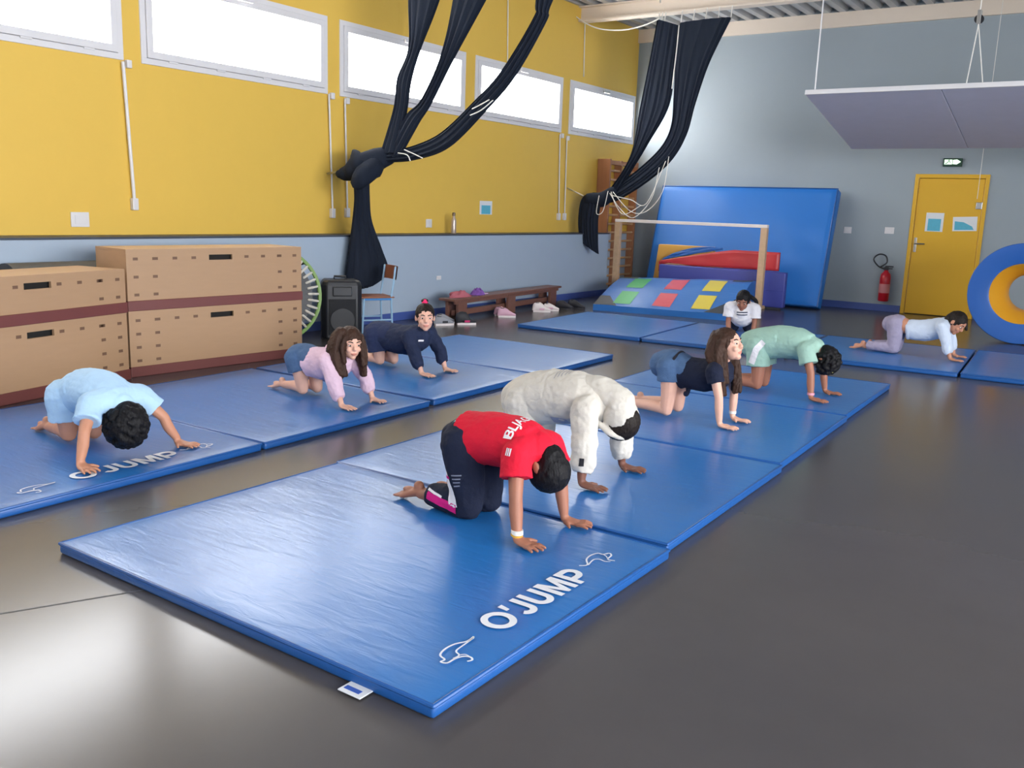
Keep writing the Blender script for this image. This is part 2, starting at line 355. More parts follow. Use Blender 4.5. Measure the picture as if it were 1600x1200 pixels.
# exit sign
r = empty('exit_sign', (-2.455, YB, 2.23))
MB().rbox(-.13, .13, -.05, 0, 0, .12, .006).build('housing', mat('sign_green', s2l(30, 70, 52), .5), r)
M_exit = mat('exit_glow', s2l(214, 240, 214), .5, emit=.8)
MB().rbox(-.11, -.004, -.053, -.05, .03, .1, .001, 1).build('pictogram_panel', M_exit, r)
MB().add([(.004, -.054, .035), (.06, -.054, .03), (.115, -.054, .068), (.06, -.054, .102), (.004, -.054, .095)], [(0, 1, 2, 3, 4)]).build('arrow', M_exit, r)
m_ = mat('sign_mark', s2l(40, 110, 75), .5); MB().tube([(-.09, -.056, .04), (-.065, -.056, .055), (-.05, -.056, .08), (-.03, -.056, .06)], .006, 6).ell((-.048, -.056, .091), .008).build('running_figure', m_, r)
tag(r, 'small green lit exit sign above the yellow door', 'exit sign')
# switches and sockets
def plate(name, loc, rz, w_, h_, label, cat):
    r = empty(name, loc, rz)
    MB().rbox(-w_/2, w_/2, -.012, 0, -h_/2, h_/2, .004).build('plate', M_white, r)
    MB().rbox(-w_*.3, w_*.3, -.018, -.011, -h_*.3, h_*.3, .003).build('rocker', M_white, r); return tag(r, label, cat)
plate('light_switch', (-3.87, YB, 1.24), 0, .12, .1, 'white switch on end wall beside the leaning blue mat', 'switch')
plate('light_switch', (-3.24, YB, 1.26), 0, .14, .1, 'white switch on end wall close to the yellow door', 'switch')
plate('wall_socket', (XL, 4.54, 1.18), PI/2, .17, .13, 'white double socket above the wooden boxes', 'socket')
plate('wall_socket', (XL, 9.36, 1.17), PI/2, .12, .11, 'white socket beside the steel bottle', 'socket')
MB_ = PX(685, 434, LF)
plate('wall_socket', (LF, MB_.y, MB_.z), PI/2, .09, .05, 'tiny white plate on pale blue lower wall', 'socket')
# fire extinguisher
r = empty('fire_extinguisher', (-3.20, YB-.10, .17))
MB().lathe([(.0, 0), (.07, .0), (.08, .015), (.08, .36), (.07, .42), (.035, .46), (.025, .49)], seg=20).build('cylinder', M_red, r, True)
MB().lathe([(.081, .13), (.0815, .13), (.0815, .27), (.081, .27)], seg=20).build('label_band', mat('ext_label', s2l(205, 130, 135), .5), r, True)
MB().rbox(-.03, .03, -.03, .03, .48, .53, .006).rbox(-.02, .10, -.012, .012, .53, .55, .004).rbox(-.02, .09, -.012, .012, .50, .515, .004).build('valve', M_black, r)
MB().tube([(-.03, -.02, .5), (-.12, -.03, .54), (-.2, -.02, .64), (-.13, -.01, .72), (-.03, 0, .70), (.0, -.02, .60), (-.08, -.04, .53)], .011, 8, sub=4).build('hose', M_black, r, True)
MB().rbox(-.05, .05, .085, .1, .2, .34, .004).build('wall_bracket', M_steel, r)
tag(r, 'red fire extinguisher with black hose loop left of the door', 'extinguisher')

# ------------------------------------------------------------------ gym mats
MT = .05
def _e(pts, w_, x0=-1.542, y0=2.59): return ([(PZ(640+a*.225, 840+b*.225, MT).y-y0, x0-PZ(640+a*.225, 840+b*.225, MT).x) for a, b in pts], w_)
EMB = [[_e([(470, 682), (425, 715), (340, 735), (272, 770), (240, 812), (272, 842), (245, 858), (290, 866), (345, 836), (405, 820), (452, 826), (462, 845), (428, 854)], .007), _e([(470, 690), (410, 735), (350, 782), (372, 812), (330, 836)], .006), _e([(372, 812), (410, 806), (440, 818)], .004)],
       [_e([(1185, 190), (1242, 185), (1235, 148), (1262, 120), (1312, 104), (1350, 112), (1392, 104), (1406, 120), (1382, 146), (1432, 156)], .007), _e([(1248, 186), (1282, 150), (1322, 145), (1362, 160), (1402, 162)], .006), _e([(1350, 112), (1372, 126), (1382, 146)], .004)]]
def gym_mat(cx, cy, lx, ly, rz, label, group, seed, txt=False, tagx=False):
    r = empty('gym_mat', (cx, cy, 0), rz); hx, hy = lx/2, ly/2; rr = .014
    rnd = random.Random(seed); ox = rnd.random()*50
    n_, m_ = int(lx/.05), int(ly/.05)
    def prof(u, h):   # spread grid lines with tight rounding at the rim
        return -h + 2*h*u
    def top(u, v):
        x, y = prof(u, hx), prof(v, hy); e = min(hx-abs(x), hy-abs(y)); z = MT-.002
        if e < .035: z -= .0035*(1-e/.035)**2
        z += .0022*noise.noise(Vector((x*2.2+ox, y*4.5, seed)))*min(1, e/.1)+.0012*noise.noise(Vector((x*7+ox, y*16, seed+3.3)))*min(1, e/.1)
        return (x, y, z)
    vs, fs = grid(n_, m_, top); mb = MB().add(vs, fs)
    cov = mb.build('cover', M_mat, r, True)
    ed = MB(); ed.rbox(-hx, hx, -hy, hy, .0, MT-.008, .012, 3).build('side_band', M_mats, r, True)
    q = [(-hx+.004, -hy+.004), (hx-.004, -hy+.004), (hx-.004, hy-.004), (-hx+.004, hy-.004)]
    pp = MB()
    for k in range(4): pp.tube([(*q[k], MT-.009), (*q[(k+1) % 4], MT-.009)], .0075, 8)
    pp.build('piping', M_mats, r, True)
    if txt:
        V, Fs = block_word(); L0, H0 = .60, .125; zt = MT+.0029
        # reading along +y, tops pointing to -x, near the +x long edge
        MB().add([(hx-txt[0]-v*H0, txt[1]+(u-.5)*L0, zt) for u, v in V], Fs).build('lettering', M_letter, r)
        # leaping kangaroo outlines either side of the word (along, across) measured on the mat
        for ems in EMB:
            k = MB()
            for path, wdt in ems:
                pts_ = []
                for j in range(len(path)-1):
                    p0, p1, p2, p3 = [Vector(path[max(0, min(len(path)-1, j+q))]) for q in (-1, 0, 1, 2)]
                    for t in (0, .25, .5, .75): pts_.append(.5*((2*p1)+(p2-p0)*t+(2*p0-5*p1+4*p2-p3)*t*t+(3*p1-p0-3*p2+p3)*t**3))
                pts_.append(Vector(path[-1])); vs = []
                for j, p in enumerate(pts_):
                    d = (pts_[min(j+1, len(pts_)-1)]-pts_[max(j-1, 0)]).normalized(); nn = Vector((-d.y, d.x))*wdt/2; vs += [p+nn, p-nn]
                k.add([(hx-txt[0]-v[1], txt[1]+v[0], zt) for v in vs], [(2*j, 2*j+1, 2*j+3, 2*j+2) for j in range(len(pts_)-1)])
            k.build('kangaroo_emblem', M_letter, r)
    if tagx:
        tg = MB().rbox(hx-.32, hx-.23, -hy-.055, -hy+.01, .006, .010, .001, 1).build('care_tag', M_paper, r); MB().box(hx-.31, hx-.25, -hy-.04, -hy-.022, .010, .0112).build('tag_print', mat('tag_blue', s2l(50, 90, 180), .6), tg)
    return tag(r, label, 'gym mat', group)
G = 'blue landing mats laid in rows'
LM, WM = 1.94, 1.575
gym_mat(-2.412, 2.572, LM, 1.53, -.008, 'nearest blue gym mat, with white lettering, under the red shirt child', G, 1, (.10, .01), True)
gym_mat(-2.443, 4.145, 1.93, 1.555, .012, 'blue gym mat under the cream hooded child, second in middle row', G, 2)
gym_mat(-2.475, 5.725, 1.90, 1.565, .022, 'blue gym mat under the girl in denim shorts and navy top', G, 3)
gym_mat(-2.505, 7.30, 1.86, 1.55, .022, 'blue gym mat under the green shirt child, furthest in middle row', G, 4)
for i, (y, s) in enumerate(((1.0, 'cut off at the left picture edge in the row by the boxes'), (2.56, 'with white lettering, under the pale blue shirt child'), (4.10, 'under the pink hooded girl in the row by the boxes'), (5.60, 'under the navy clad child in the row by the boxes'), (7.02, 'furthest in the row by the boxes, empty'))):
    L2 = (1.55, 1.55, 1.55, 1.42, 1.42)[i]
    gym_mat(-4.83-.035*(y-2.5)*.6-.06, y, 1.86, L2-.03, .022, 'blue gym mat '+s, G, 10+i, (.115, .02) if i == 1 else False)
for i in range(4):
    c = Vector((-6.02, 8.93, 0))+Vector((math.cos(.055), math.sin(.055), 0))*(.80+1.602*i)+Vector((-math.sin(.055), math.cos(.055), 0))*.93
    s = ('nearest the bench, by the ramp', 'in front of the colour patched ramp', 'third from the bench', 'under the girl in lilac leggings')[i]
    gym_mat(c.x, c.y, 1.575, 1.86, .055, 'blue gym mat of far cross row, '+s, G, 20+i)

# ------------------------------------------------------------------ wooden vaulting boxes
def slot_panel(mb, y0, y1, z0, z1, x, t, hy, hz, hw, hh):
    """upright panel with one hand slot"""
    mb.box(x-t, x, y0, hy-hw, z0, z1).box(x-t, x, hy+hw, y1, z0, z1).box(x-t, x, hy-hw, hy+hw, z0, hz-hh).box(x-t, x, hy-hw, hy+hw, hz+hh, z1)
def vault(parent_loc, rz, L_, Dp, z0, z1, rail, label, top, hand, cols, rows, group):
    r = empty('vaulting_box', (*parent_loc, z0), rz); H_ = z1-z0
    b0 = MB(); hz = H_-.075
    slot_panel(b0, -L_/2, L_/2, rail, H_, 0, .02, hand, hz, .11, .022)
    b0.build('front_panel', M_ply, r)
    MB().box(-Dp, -.0205, L_/2-.02, L_/2, rail, H_-.021).build('end_panel', M_ply, r); MB().box(-Dp, -.0205, -L_/2, -L_/2+.02, rail, H_-.021).build('end_panel', M_ply, r)
    MB().box(-Dp, -Dp+.02, -L_/2+.021, L_/2-.021, rail, H_-.021).build('rear_panel', M_ply, r)
    if top: MB().box(-Dp, -.0205, -L_/2, L_/2, H_-.02, H_).build('lid', M_ply, r)
    MB().rbox(-Dp-.002, .012, -L_/2-.006, L_/2+.006, 0, rail, .005).build('base_rail', M_brown, r)
    MB().box(-.06, -.04, hand-.16, hand+.16, hz-.06, hz+.03).build('slot_shade', M_dark, r)  # near-black sheet stands in for the shade inside the hand slot
    # visible finger-joint plugs, each one a small block
    pl = MB(); hw_, hh_ = .020, .011
    spots = set()
    for k in range(cols): spots.add((round(-L_/2+.075+k*(L_-.15)/(cols-1), 3), round(hz, 3)))
    for k in range(rows):
        zz = rail+.045+k*(hz-rail-.045)/max(1, rows-1)
        for yy in (-L_/2+.075, -L_/2+.235, L_/2-.235, L_/2-.075): spots.add((round(yy, 3), round(zz, 3)))
    me0 = None
    for yy, zz in sorted(spots):
        if abs(yy-hand) < .15: continue
        if me0 is None:
            o = MB().box(-.004, .0015, -hw_, hw_, -hh_, hh_).build('joint_plug', M_plug, r); me0 = o.data
        else:
            o = bpy.data.objects.new('joint_plug', me0); COL.objects.link(o); o.parent = r
        o.location = (0, yy, zz)
    return tag(r, label, 'vaulting box', group)
GV = 'stacked plywood vaulting box sections'
B1 = ((-6.40-6.25)/2, (4.10+5.73)/2); R1 = -math.atan2(.15, 1.65)
vault(B1, R1, 1.65, .48, 0, .52, .08, 'lower section of the taller plywood vaulting box stack', False, 0, 10, 4, GV)
vault(B1, R1, 1.65, .48, .521, 1.0, .08, 'upper section of the taller plywood vaulting box stack', True, 0, 10, 3, GV)
B2 = (-6.185, 3.285); R2 = math.atan2(.33, 1.5)
vault(B2, R2, 1.56, .48, 0, .52, .08, 'lower section of the shorter plywood vaulting box stack at left edge', False, 0, 9, 4, GV)
vault(B2, R2, 1.56, .48, .521, .855, .08, 'upper section of the shorter plywood vaulting box stack at left edge', True, 0, 9, 2, GV)
# dark roll behind the shorter boxes
sp_ = MB(); pts = []
rl = MB().tube([(-7.14, 3.55, .65), (-7.14, 4.60, .65)], .215, 28, 'flat').build('core_roll', M_dkgrey, None, True); rl.name = 'rolled_mat'
MB().box(-7.33, -6.95, 3.6, 4.55, 0, .46).build('cradle', M_dkgrey, rl)
tag(rl, 'dark rolled mat lying behind the wooden boxes', 'rolled mat')

# ------------------------------------------------------------------ trampoline, speaker, chair, bench
r = empty('mini_trampoline', (-7.05, 6.14, .475)); r.rotation_euler = (0, math.radians(-8), math.radians(-22))
MB().lathe([(.455+.02*math.cos(a), .02*math.sin(a)) for a in [2*PI*k/10 for k in range(10)]], seg=48, ax='x', closed=True).build('frame_ring', mat('tramp_green', s2l(112, 148, 66), .45), r, True)
MB().lathe([(.44, -.012), (.468, -.016), (.468, .022), (.44, .016)], seg=48, ax='x', closed=True).build('green_edge_pad', mat('tramp_green', (0, 0, 0)), r, True)
MB().lathe([(.001, .0), (.375, .0), (.375, .008), (.001, .008)], seg=40, ax='x').build('jump_bed', M_black, r, True)
me0 = None
for k in range(36):
    if me0 is None: o = MB().tube([(.014, .335, 0), (.016, .43, 0)], .013, 6).build('spring', mat('spring_grey', s2l(205, 200, 190), .5), r, True); me0 = o.data
    else: o = bpy.data.objects.new('spring', me0); COL.objects.link(o); o.parent = r
    o.rotation_euler = (2*PI*k/36, 0, 0)
for k in range(4):
    a = PI/4+k*PI/2; MB().tube([(-.01, .45*math.cos(a), .45*math.sin(a)), (-.2, .44*math.cos(a), .44*math.sin(a))], .014, 8).build('leg', M_black, r, True)
tag(r, 'round mini trampoline with green edge standing on its side behind boxes', 'trampoline')
r = empty('loudspeaker', (-6.86, 6.84, 0), math.radians(-38))
bm_ = MB(); pf = [(-.17, -.19), (.1, -.21), (.155, -.16), (.155, .16), (.1, .21), (-.17, .19)]
lv = [(0, .96), (.02, 1), (.56, 1), (.6, .93), (.615, .8)]; vs = [(x*s_, y*s_, z) for z, s_ in lv for x, y in pf]; k = 6
bm_.add(vs, [(i*k+j, i*k+(j+1) % k, (i+1)*k+(j+1) % k, (i+1)*k+j) for i in range(len(lv)-1) for j in range(k)]+[tuple(range(5, -1, -1)), tuple(range(24, 30))]); bm_.build('cabinet', M_black, r, False, bevel=.012)
gr = MB().rbox(.15, .165, -.14, .14, .05, .42, .006).build('grille', mat('grille', (.02, .021, .025), .7, bump=.6, bscale=300), r); 
MB().lathe([(.03, .0), (.12, .012), (.125, .02), (.03, .018)], (.156, 0, .2), 24, 'x').build('woofer_ring', M_black, r, True)
MB().rbox(.15, .17, -.10, .10, .45, .55, .01).build('horn', M_black, r)
MB().rbox(.164, .168, -.03, .03, .07, .085, .001, 1).build('badge', M_steel, r)
MB().tube([(-.05, -.06, .61), (-.05, -.06, .64), (-.05, .06, .64), (-.05, .06, .61)], .012, 8).build('handle', M_black, r, True)
tag(r, 'black loudspeaker on floor between trampoline and chair', 'loudspeaker')
# chair
M_cb = mat('chair_blue_metal', s2l(150, 186, 214), .35, var=.03); M_cbb = mat('chair_blue_edge', s2l(70, 140, 210), .4)
M_cw = wood('chair_wood', s2l(150, 92, 62), .4)
r = empty('school_chair', (-6.99, 7.47, 0), math.radians(-118))
for sy in (-.175, .175):
    MB().tube([(-.17, sy, 0), (-.155, sy, .38), (-.175, sy, .52), (-.2, sy, .72)], .012, 8, sub=3).build('rear_leg', M_cb, r, True)
    MB().tube([(.18, sy, 0), (.16, sy, .37)], .012, 8).build('front_leg', M_cb, r, True)
    MB().tube([(.16, sy, .37), (-.155, sy, .37)], .011, 8).build('seat_rail', M_cbb, r, True)
    MB().tube([(.17, sy, .14), (-.165, sy, .14)], .009, 8).build('stretcher', M_cb, r, True)
MB().tube([(.16, -.175, .37), (.16, .175, .37)], .011, 8).build('cross_rail', M_cb, r, True)
MB().rbox(-.19, .2, -.19, .19, .383, .397, .006).build('seat', M_cw, r)
MB().add(*grid(2, 8, lambda u, v: (-.193-.02*u+.03*(1-(2*v-1)**2)*-1, -.19+.38*v, .58+.15*u))).add(*grid(2, 8, lambda u, v: (-.205-.02*u+.03*(1-(2*v-1)**2)*-1, -.19+.38*v, .58+.15*u))).build('backrest', M_cw, r, True)
r.children[-1].modifiers.new('solid', 'SOLIDIFY').thickness = .006
tag(r, 'pale blue metal school chair with brown wooden back and seat', 'chair')
# bench
bA, bB = Vector((-6.93, 8.72)), Vector((-7.17, 11.62)); bl = (bB-bA).length; ba = math.atan2(bB.y-bA.y, bB.x-bA.x)
r = empty('gym_bench', ((bA.x+bB.x)/2, (bA.y+bB.y)/2, 0), ba)
MB().rbox(-bl/2, bl/2, -.12, .12, .255, .285, .006).build('seat_board', M_bench, r)
for xx in (-bl/2+.22, 0, bl/2-.22):
    MB().rbox(xx-.10, xx+.10, -.10, -.06, 0, .255, .005).rbox(xx-.10, xx+.10, .06, .10, 0, .255, .005).build('leg', M_bench, r)
MB().rbox(-bl/2+.15, bl/2-.15, -.03, .03, .06, .13, .005).build('balance_beam', M_bench, r)
MB().rbox(-bl/2+.05, bl/2-.05, -.095, -.07, .215, .254, .004).build('apron', M_bench, r)
tag(r, 'long low brown wooden gym bench against the blue wall', 'bench')
def bpt(t, off, z): 
    u = Vector((math.cos(ba), math.sin(ba))); v = Vector((-u.y, u.x)); p = (bA+bB)/2+u*t+v*off; return Vector((p.x, p.y, z))
def lump(name, c, rx, ry, h, m, label, cat, seed, rz=0):
    r = empty(name, c, rz)
    vs, fs = grid(24, 24, lambda u, v: (0, 0, 0))
    def fn(u, v):
        a = 2*PI*v; q = u; k = 1+.25*noise.noise(Vector((math.cos(a)*1.5, math.sin(a)*1.5, seed)))
        z = h*(1-q**2.2)*(.8+.5*noise.noise(Vector((math.cos(a)*q*3, math.sin(a)*q*3, seed+5))))+.012*noise.noise(Vector((math.cos(a)*q*9, math.sin(a)*q*9, seed)))*(1-q)
        return (rx*k*q*math.cos(a), ry*k*q*math.sin(a), max(.003, z))
    mb = MB().add(*grid(16, 28, fn)); mb.build('folds', m, r, True)
    return tag(r, label, cat)
l1 = lump('sweater', bpt(-1.14, 0, .287), .23, .10, .085, mat('dusty_pink', s2l(178, 98, 112), .9, bump=.3), 'dusty pink sweater heaped on near end of bench', 'sweater', 1, ba)
MB().tube([(-.1, .07, .032), (.05, .08, .034), (.18, .06, .026)], [.03, .03, .024], 10, sub=4).build('sleeve', mat('dusty_pink', (0, 0, 0)), l1, True)
l2 = lump('cap', bpt(-.74, .0, .286), .11, .10, .095, mat('purple_cloth', s2l(120, 78, 160), .9), 'purple cap lying on bench beside the pink sweater', 'cap', 4, ba)
MB().rbox(.04, .19, -.05, .05, .004, .016, .004).build('brim', mat('lilac_brim', s2l(212, 180, 218), .8), l2)
# shoes
def shoe(loc, rz, cu, cs, label, high=0, acc=None, lx=.21):
    r = empty('shoe', loc, rz)
    pts = [(x, .034*(1-.35*abs(x)/.11+(.25 if x > 0 else 0)*(1-x/.11))) for x in np.linspace(-.105, .105, 9)]
    sole = MB(); ol = [(x, w_) for x, w_ in pts]+[(x, -w_) for x, w_ in reversed(pts)]; n = len(ol)
    sole.add([(x, y, z) for z in (0, .022) for x, y in ol], [tuple(range(n-1, -1, -1)), tuple(range(n, 2*n))]+[(i, (i+1) % n, n+(i+1) % n, n+i) for i in range(n)]).build('sole', cs, r, False)
    up = MB().tube([(-.098, 0, .03), (-.07, 0, .052+high*.4), (-.03, 0, .058+high*.4), (.02, 0, .048), (.065, 0, .036), (.098, 0, .03)], [.024, .033, .033, .034, .034, .024], 14, 'round', ell=[.022, .045+high*.5, .046+high*.4, .033, .021, .012], side=(0, 1, 0), sub=3)
    v2 = []; 
    for x, y, z in up.v: v2.append((x, y, max(z, .018)))
    up.v = v2; up.build('upper', cu, r, True)
    MB().lathe([(.012, 0), (.024, 0), (.026, .006), (.012, .006)], (-.055, 0, .094+high*.85), 16).build('collar', M_dkgrey, r, True)
    for k in range(3): MB().tube([(.0+k*.02, -.024, .072-k*.009), (.0+k*.02, 0, .081-k*.010), (.0+k*.02, .024, .072-k*.009)], .0035, 6).build('lace', M_paper, r, True)
    if acc: MB().rbox(-.03, .03, -.0375, .0375, .028, .05, .004).build('side_patch', acc, r)
    r.scale = (lx/.21,)*3
    return tag(r, label, 'shoe', 'shoes left around the bench')
mw_ = mat('shoe_white', s2l(228, 218, 218), .6); mg_ = mat('shoe_grey', s2l(150, 152, 160), .7); mb_ = mat('shoe_black', (.02, .02, .028), .6); mp_ = mat('shoe_pink', s2l(215, 170, 190), .6); mm_ = mat('shoe_magenta', s2l(200, 40, 110), .6)
shoe((-6.74, 8.44, 0), 1.1, mg_, mw_, 'grey shoe with white sole beside near bench leg', .0, mb_, .24)
shoe((-6.86, 8.60, 0), 1.0, mg_, mw_, 'grey shoe half hidden behind its pair by near bench leg', .0, mb_, .24)
shoe((-6.60, 8.70, 0), .9, mb_, mw_, 'black high shoe with pink patch before near bench leg', .05, mm_, .23)
shoe((-6.70, 9.70, 0), .75, mp_, mw_, 'pale pink shoe in front of the middle bench leg', .015, None, .23)
shoe((-6.81, 9.78, 0), .75, mp_, mw_, 'pale pink shoe tucked behind its pair at middle bench leg', .015, None, .23)
shoe((-6.72, 10.58, 0), .6, mw_, mw_, 'white and lilac shoe at far end of bench', .02, mp_, .24)
shoe((-6.72, 10.82, 0), .5, mw_, mw_, 'white shoe tipped toward the dark shoes past bench end', .0, mp_, .22)
shoe((-6.66, 11.10, 0), .3, mb_, mb_, 'dark shoe beyond far bench end, nearer the white shoes', .01, None, .25)
shoe((-6.60, 11.32, 0), .2, mb_, mb_, 'dark shoe beyond far bench end, nearest the ramp', .01, None, .25)
l3 = lump('cloth_bag', (-7.05, 8.52, .001), .17, .09, .16, mat('royal_blue_cloth', s2l(62, 92, 170), .8), 'royal blue bag on floor under near end of bench', 'bag', 9, ba)
MB().tube([(-.08, 0, .12), (-.04, 0, .2), (.04, 0, .2), (.08, 0, .12)], .008, 8, sub=4).build('strap', mat('royal_blue_cloth', (0, 0, 0)), l3, True)
# bottle on the ledge
r = empty('steel_bottle', (-7.60, 9.68, 1.045))
MB().lathe([(.0, 0), (.034, 0), (.036, .006), (.036, .165), (.030, .19), (.019, .215), (.018, .235)], seg=20).build('body', mat('brushed_steel', s2l(206, 190, 178), .3, metal=.6), r, True)
MB().lathe([(.021, .233), (.022, .236), (.022, .268), (.018, .274), (.0, .275)], seg=20).build('cap', mat('bottle_cap', s2l(120, 104, 92), .35, metal=.6), r, True)
tag(r, 'slim steel drinking bottle standing on the wall ledge', 'bottle')

# ------------------------------------------------------------------ corner: wall bars, goal, mats, ramp, ring
r = empty('wall_bars', (XL+.012, 14.42, 0))
for yy in (-.60, .0, .60): MB().rbox(.0, .24 if yy < 0 else .14, yy-.025, yy+.025, 0, 2.27, .006).build('upright', M_barw, r)
me0 = None
for k in range(14):
    if me0 is None: o = MB().tube([(.10, -.59, 0), (.10, .59, 0)], .02, 10, 'flat').build('rung', M_rung, r, True); me0 = o.data
    else: o = bpy.data.objects.new('rung', me0); COL.objects.link(o); o.parent = r
    o.location = (0, 0, .14+k*.15)
MB().rbox(.05, .14, -.6, .6, 2.19, 2.26, .006).build('top_rail', M_barw, r)
tag(r, 'wooden wall bars in the corner by the last window', 'wall bars')
# goal frame
GY = 13.6
r = empty('goal_frame', (-5.95, GY, 0))
gw = 1.245
for sx in (-1, 1): MB().rbox(sx*gw-.05, sx*gw+.05, -.04, .04, 0, 1.235, .006).build('post', M_tan, r)
MB().rbox(-gw-.05, gw+.05, -.04, .04, 1.236, 1.285, .006).build('crossbar', mat('white_bar', s2l(236, 226, 220), .4), r)
for sx in (-1, 1): MB().rbox(sx*gw-.03, sx*gw+.03, .041, .46, 0, .05, .005).build('base_runner', M_tan, r)
MB().rbox(-gw-.03, gw+.03, .461, .51, 0, .05, .005).build('rear_bar', M_tan, r)
tag(r, 'small wooden goal frame with white crossbar before the blue mat', 'goal')
# big landing mat leaning on the end wall
th_ = math.atan2(.50, 1.82)
mx = Matrix.Translation((-5.5, 14.28, .055)) @ Matrix.Rotation(-th_, 4, 'X')
r = empty('landing_mat')
r.matrix_world = mx
n1, m1 = 60, 40
def bigtop(u, v):
    x, z = -1.5+3*u, 1.89*v; e = min(1.5-abs(x), z, 1.89-z)
    y = .012*noise.noise(Vector((x*1.1, z*1.3, 2)))+.008*noise.noise(Vector((x*2+z*2.5, z*.9-x, 7)))
    if e < .06: y = y*e/.06+.02*(1-e/.06)**2
    return (x, y, z)
MB().add(*grid(n1, m1, bigtop)).build('front_cover', M_big, r, True)
MB().rbox(-1.5, 1.5, .018, .22, 0, 1.89, .02, 3).build('body', M_big, r, True)
q = [(-1.49, 0), (1.49, 0), (1.49, 1.88), (-1.49, 1.88)]; pp = MB()
for k in range(4): pp.tube([(q[k][0], .018, q[k][1]+.006), (q[(k+1) % 4][0], .018, q[(k+1) % 4][1]+.006)], .012, 8)
pp.build('piping', M_mats, r, True)
tag(r, 'huge thick blue landing mat leaning against the end wall', 'landing mat')
# mats standing between goal and landing mat
M_ind = vinyl('indigo_vinyl', s2l(66, 74, 158), .45, .15); M_rv = vinyl('red_vinyl', s2l(206, 58, 62), .4, .2); M_yv = vinyl('yellow_vinyl', s2l(232, 176, 84), .45, .1); M_cb2 = vinyl('loose_blue_vinyl', s2l(40, 104, 184), .35, .4)
r = empty('foam_block', (-5.45, 13.925, 0)); MB().rbox(-1.06, 1.06, -.12, .0, .03, .575, .02, 3).build('block', M_ind, r, True); MB().rbox(-1.06, 1.06, -.128, -.117, .29, .30, .002, 1).build('seam', M_ind, r); MB().rbox(-1.0, 1.0, -.1, -.02, 0, .035, .004).build('foot', M_dkgrey, r)
tag(r, 'long indigo foam block standing behind the goal', 'foam block')
r = empty('folding_mat', (-5.55, 13.90, 0))
def redf(dx): 
    def fn(u, v):
        x = -1.0+2.0*u; zt = .60+.27*min(1, (u*1.6)**.8) if u < .62 else .87; zt = min(zt, .87); zb = .585+.0*u
        return (x, dx-.02+.01*noise.noise(Vector((x*3, v*2, 1))), zb+(zt-zb)*v)
    return fn
mb = MB().add(*grid(30, 6, redf(.09))); o = mb.build('red_face', M_rv, r, True); o.modifiers.new('s', 'SOLIDIFY').thickness = .05
MB().rbox(-1.03, -.88, .032, .09, .45, .62, .01).build('red_corner', M_rv, r)
def bluef(u, v):
    x = -1.0+1.05*u; b = .62+.24*u**.8; t = b+.03+.075*math.sin(PI*min(1, u*1.02))
    return (x, .10+.03*noise.noise(Vector((x*5, v*3, 4))), b+(t-b)*v)
o = MB().add(*grid(26, 8, bluef)).build('loose_blue_cover', M_cb2, r, True); o.modifiers.new('s', 'SOLIDIFY').thickness = .012
MB().rbox(-.95, .1, .03, .05, .578, .592, .003).build('pale_edge', M_tan, r)
tag(r, 'red folding mat with loose blue cover lying over the indigo block', 'folding mat')
r = empty('foam_wedge', (-6.28, 14.14, 0)); MB().add([(-.52, 0, .0), (-.40, .1, .0), (.6, .1, 0), (.6, 0, .0), (-.42, 0, .89), (-.30, .1, .89), (.56, .1, .89), (.56, 0, .89)], [(0, 1, 2, 3), (4, 7, 6, 5), (0, 3, 7, 4), (1, 5, 6, 2), (0, 4, 5, 1), (3, 2, 6, 7)]).build('panel', M_yv, r, False, bevel=.012)
MB().box(-.5, .58, -.004, 0, .02, .03).build('seam', M_tan, r); tag(r, 'orange yellow foam panel standing against the landing mat', 'foam panel')
# patched ramp
r = empty('foam_ramp', (0, 0, 0)); RA = [Vector((-6.37, 11.40, 0)), Vector((-4.42, 11.78, 0)), Vector((-4.62, 13.16, 0)), Vector((-6.72, 13.05, 0))]
M_rb = vinyl('ramp_blue', s2l(44, 112, 190), .33, .3)
def rsurf(u, v, up=0):
    a = RA[0].lerp(RA[1], u); b = RA[3].lerp(RA[2], u); p = a.lerp(b, v); hmax = .40+.09*u
    z = .085+(hmax-.085)*(math.sin(min(v, 1)*PI/2*.96)**1.05)
    if v > .86: z -= .5*(v-.86)**1.5
    z += .010*noise.noise(Vector((p.x*2.2, p.y*3, 3)))
    return (p.x, p.y, z+up)
n1, m1 = 40, 30; vs, fs = grid(n1, m1, rsurf)
mb = MB().add(vs, fs)
def side(path): # vertical skirt
    k = len(path); mb.add([p for p in path]+[(p[0], p[1], 0) for p in path], [(i, i+1, k+i+1, k+i) for i in range(k-1)])
side([rsurf(i/n1, 0) for i in range(n1+1)]); side([rsurf(i/n1, 1) for i in range(n1+1)]); side([rsurf(0, j/m1) for j in range(m1+1)]); side([rsurf(1, j/m1) for j in range(m1+1)])
mb.build('ramp_body', M_rb, r, True)
def patch(name, m, u0, u1, v0, v1, dz=.004, sk=0):
    MB().add(*grid(8, 8, lambda a, b: rsurf(u0+(u1-u0)*a+sk*b, v0+(v1-v0)*b, dz))).build(name, m, r, True)
gn = vinyl('green_patch', s2l(60, 170, 96), .4, .2); rd = vinyl('red_patch', s2l(214, 74, 84), .4, .2); yl = vinyl('yellow_patch', s2l(226, 204, 62), .4, .2)
for nm, m, u in (('green_patch', gn, .13), ('red_patch', rd, .42), ('yellow_patch', yl, .70)):
    patch(nm, m, u, u+.13, .06, .36); patch(nm, m, u+.0, u+.13, .46, .80)
MB().add(*grid(6, 6, lambda a, b: rsurf(.175*a*(1-b*.6), .22*b, .004))).build('dark_corner', M_dkgrey, r, True); MB().add(*grid(6, 6, lambda a, b: rsurf(1-.2*a*(1-b*.6), .22*b, .004))).build('dark_corner', M_dkgrey, r, True)
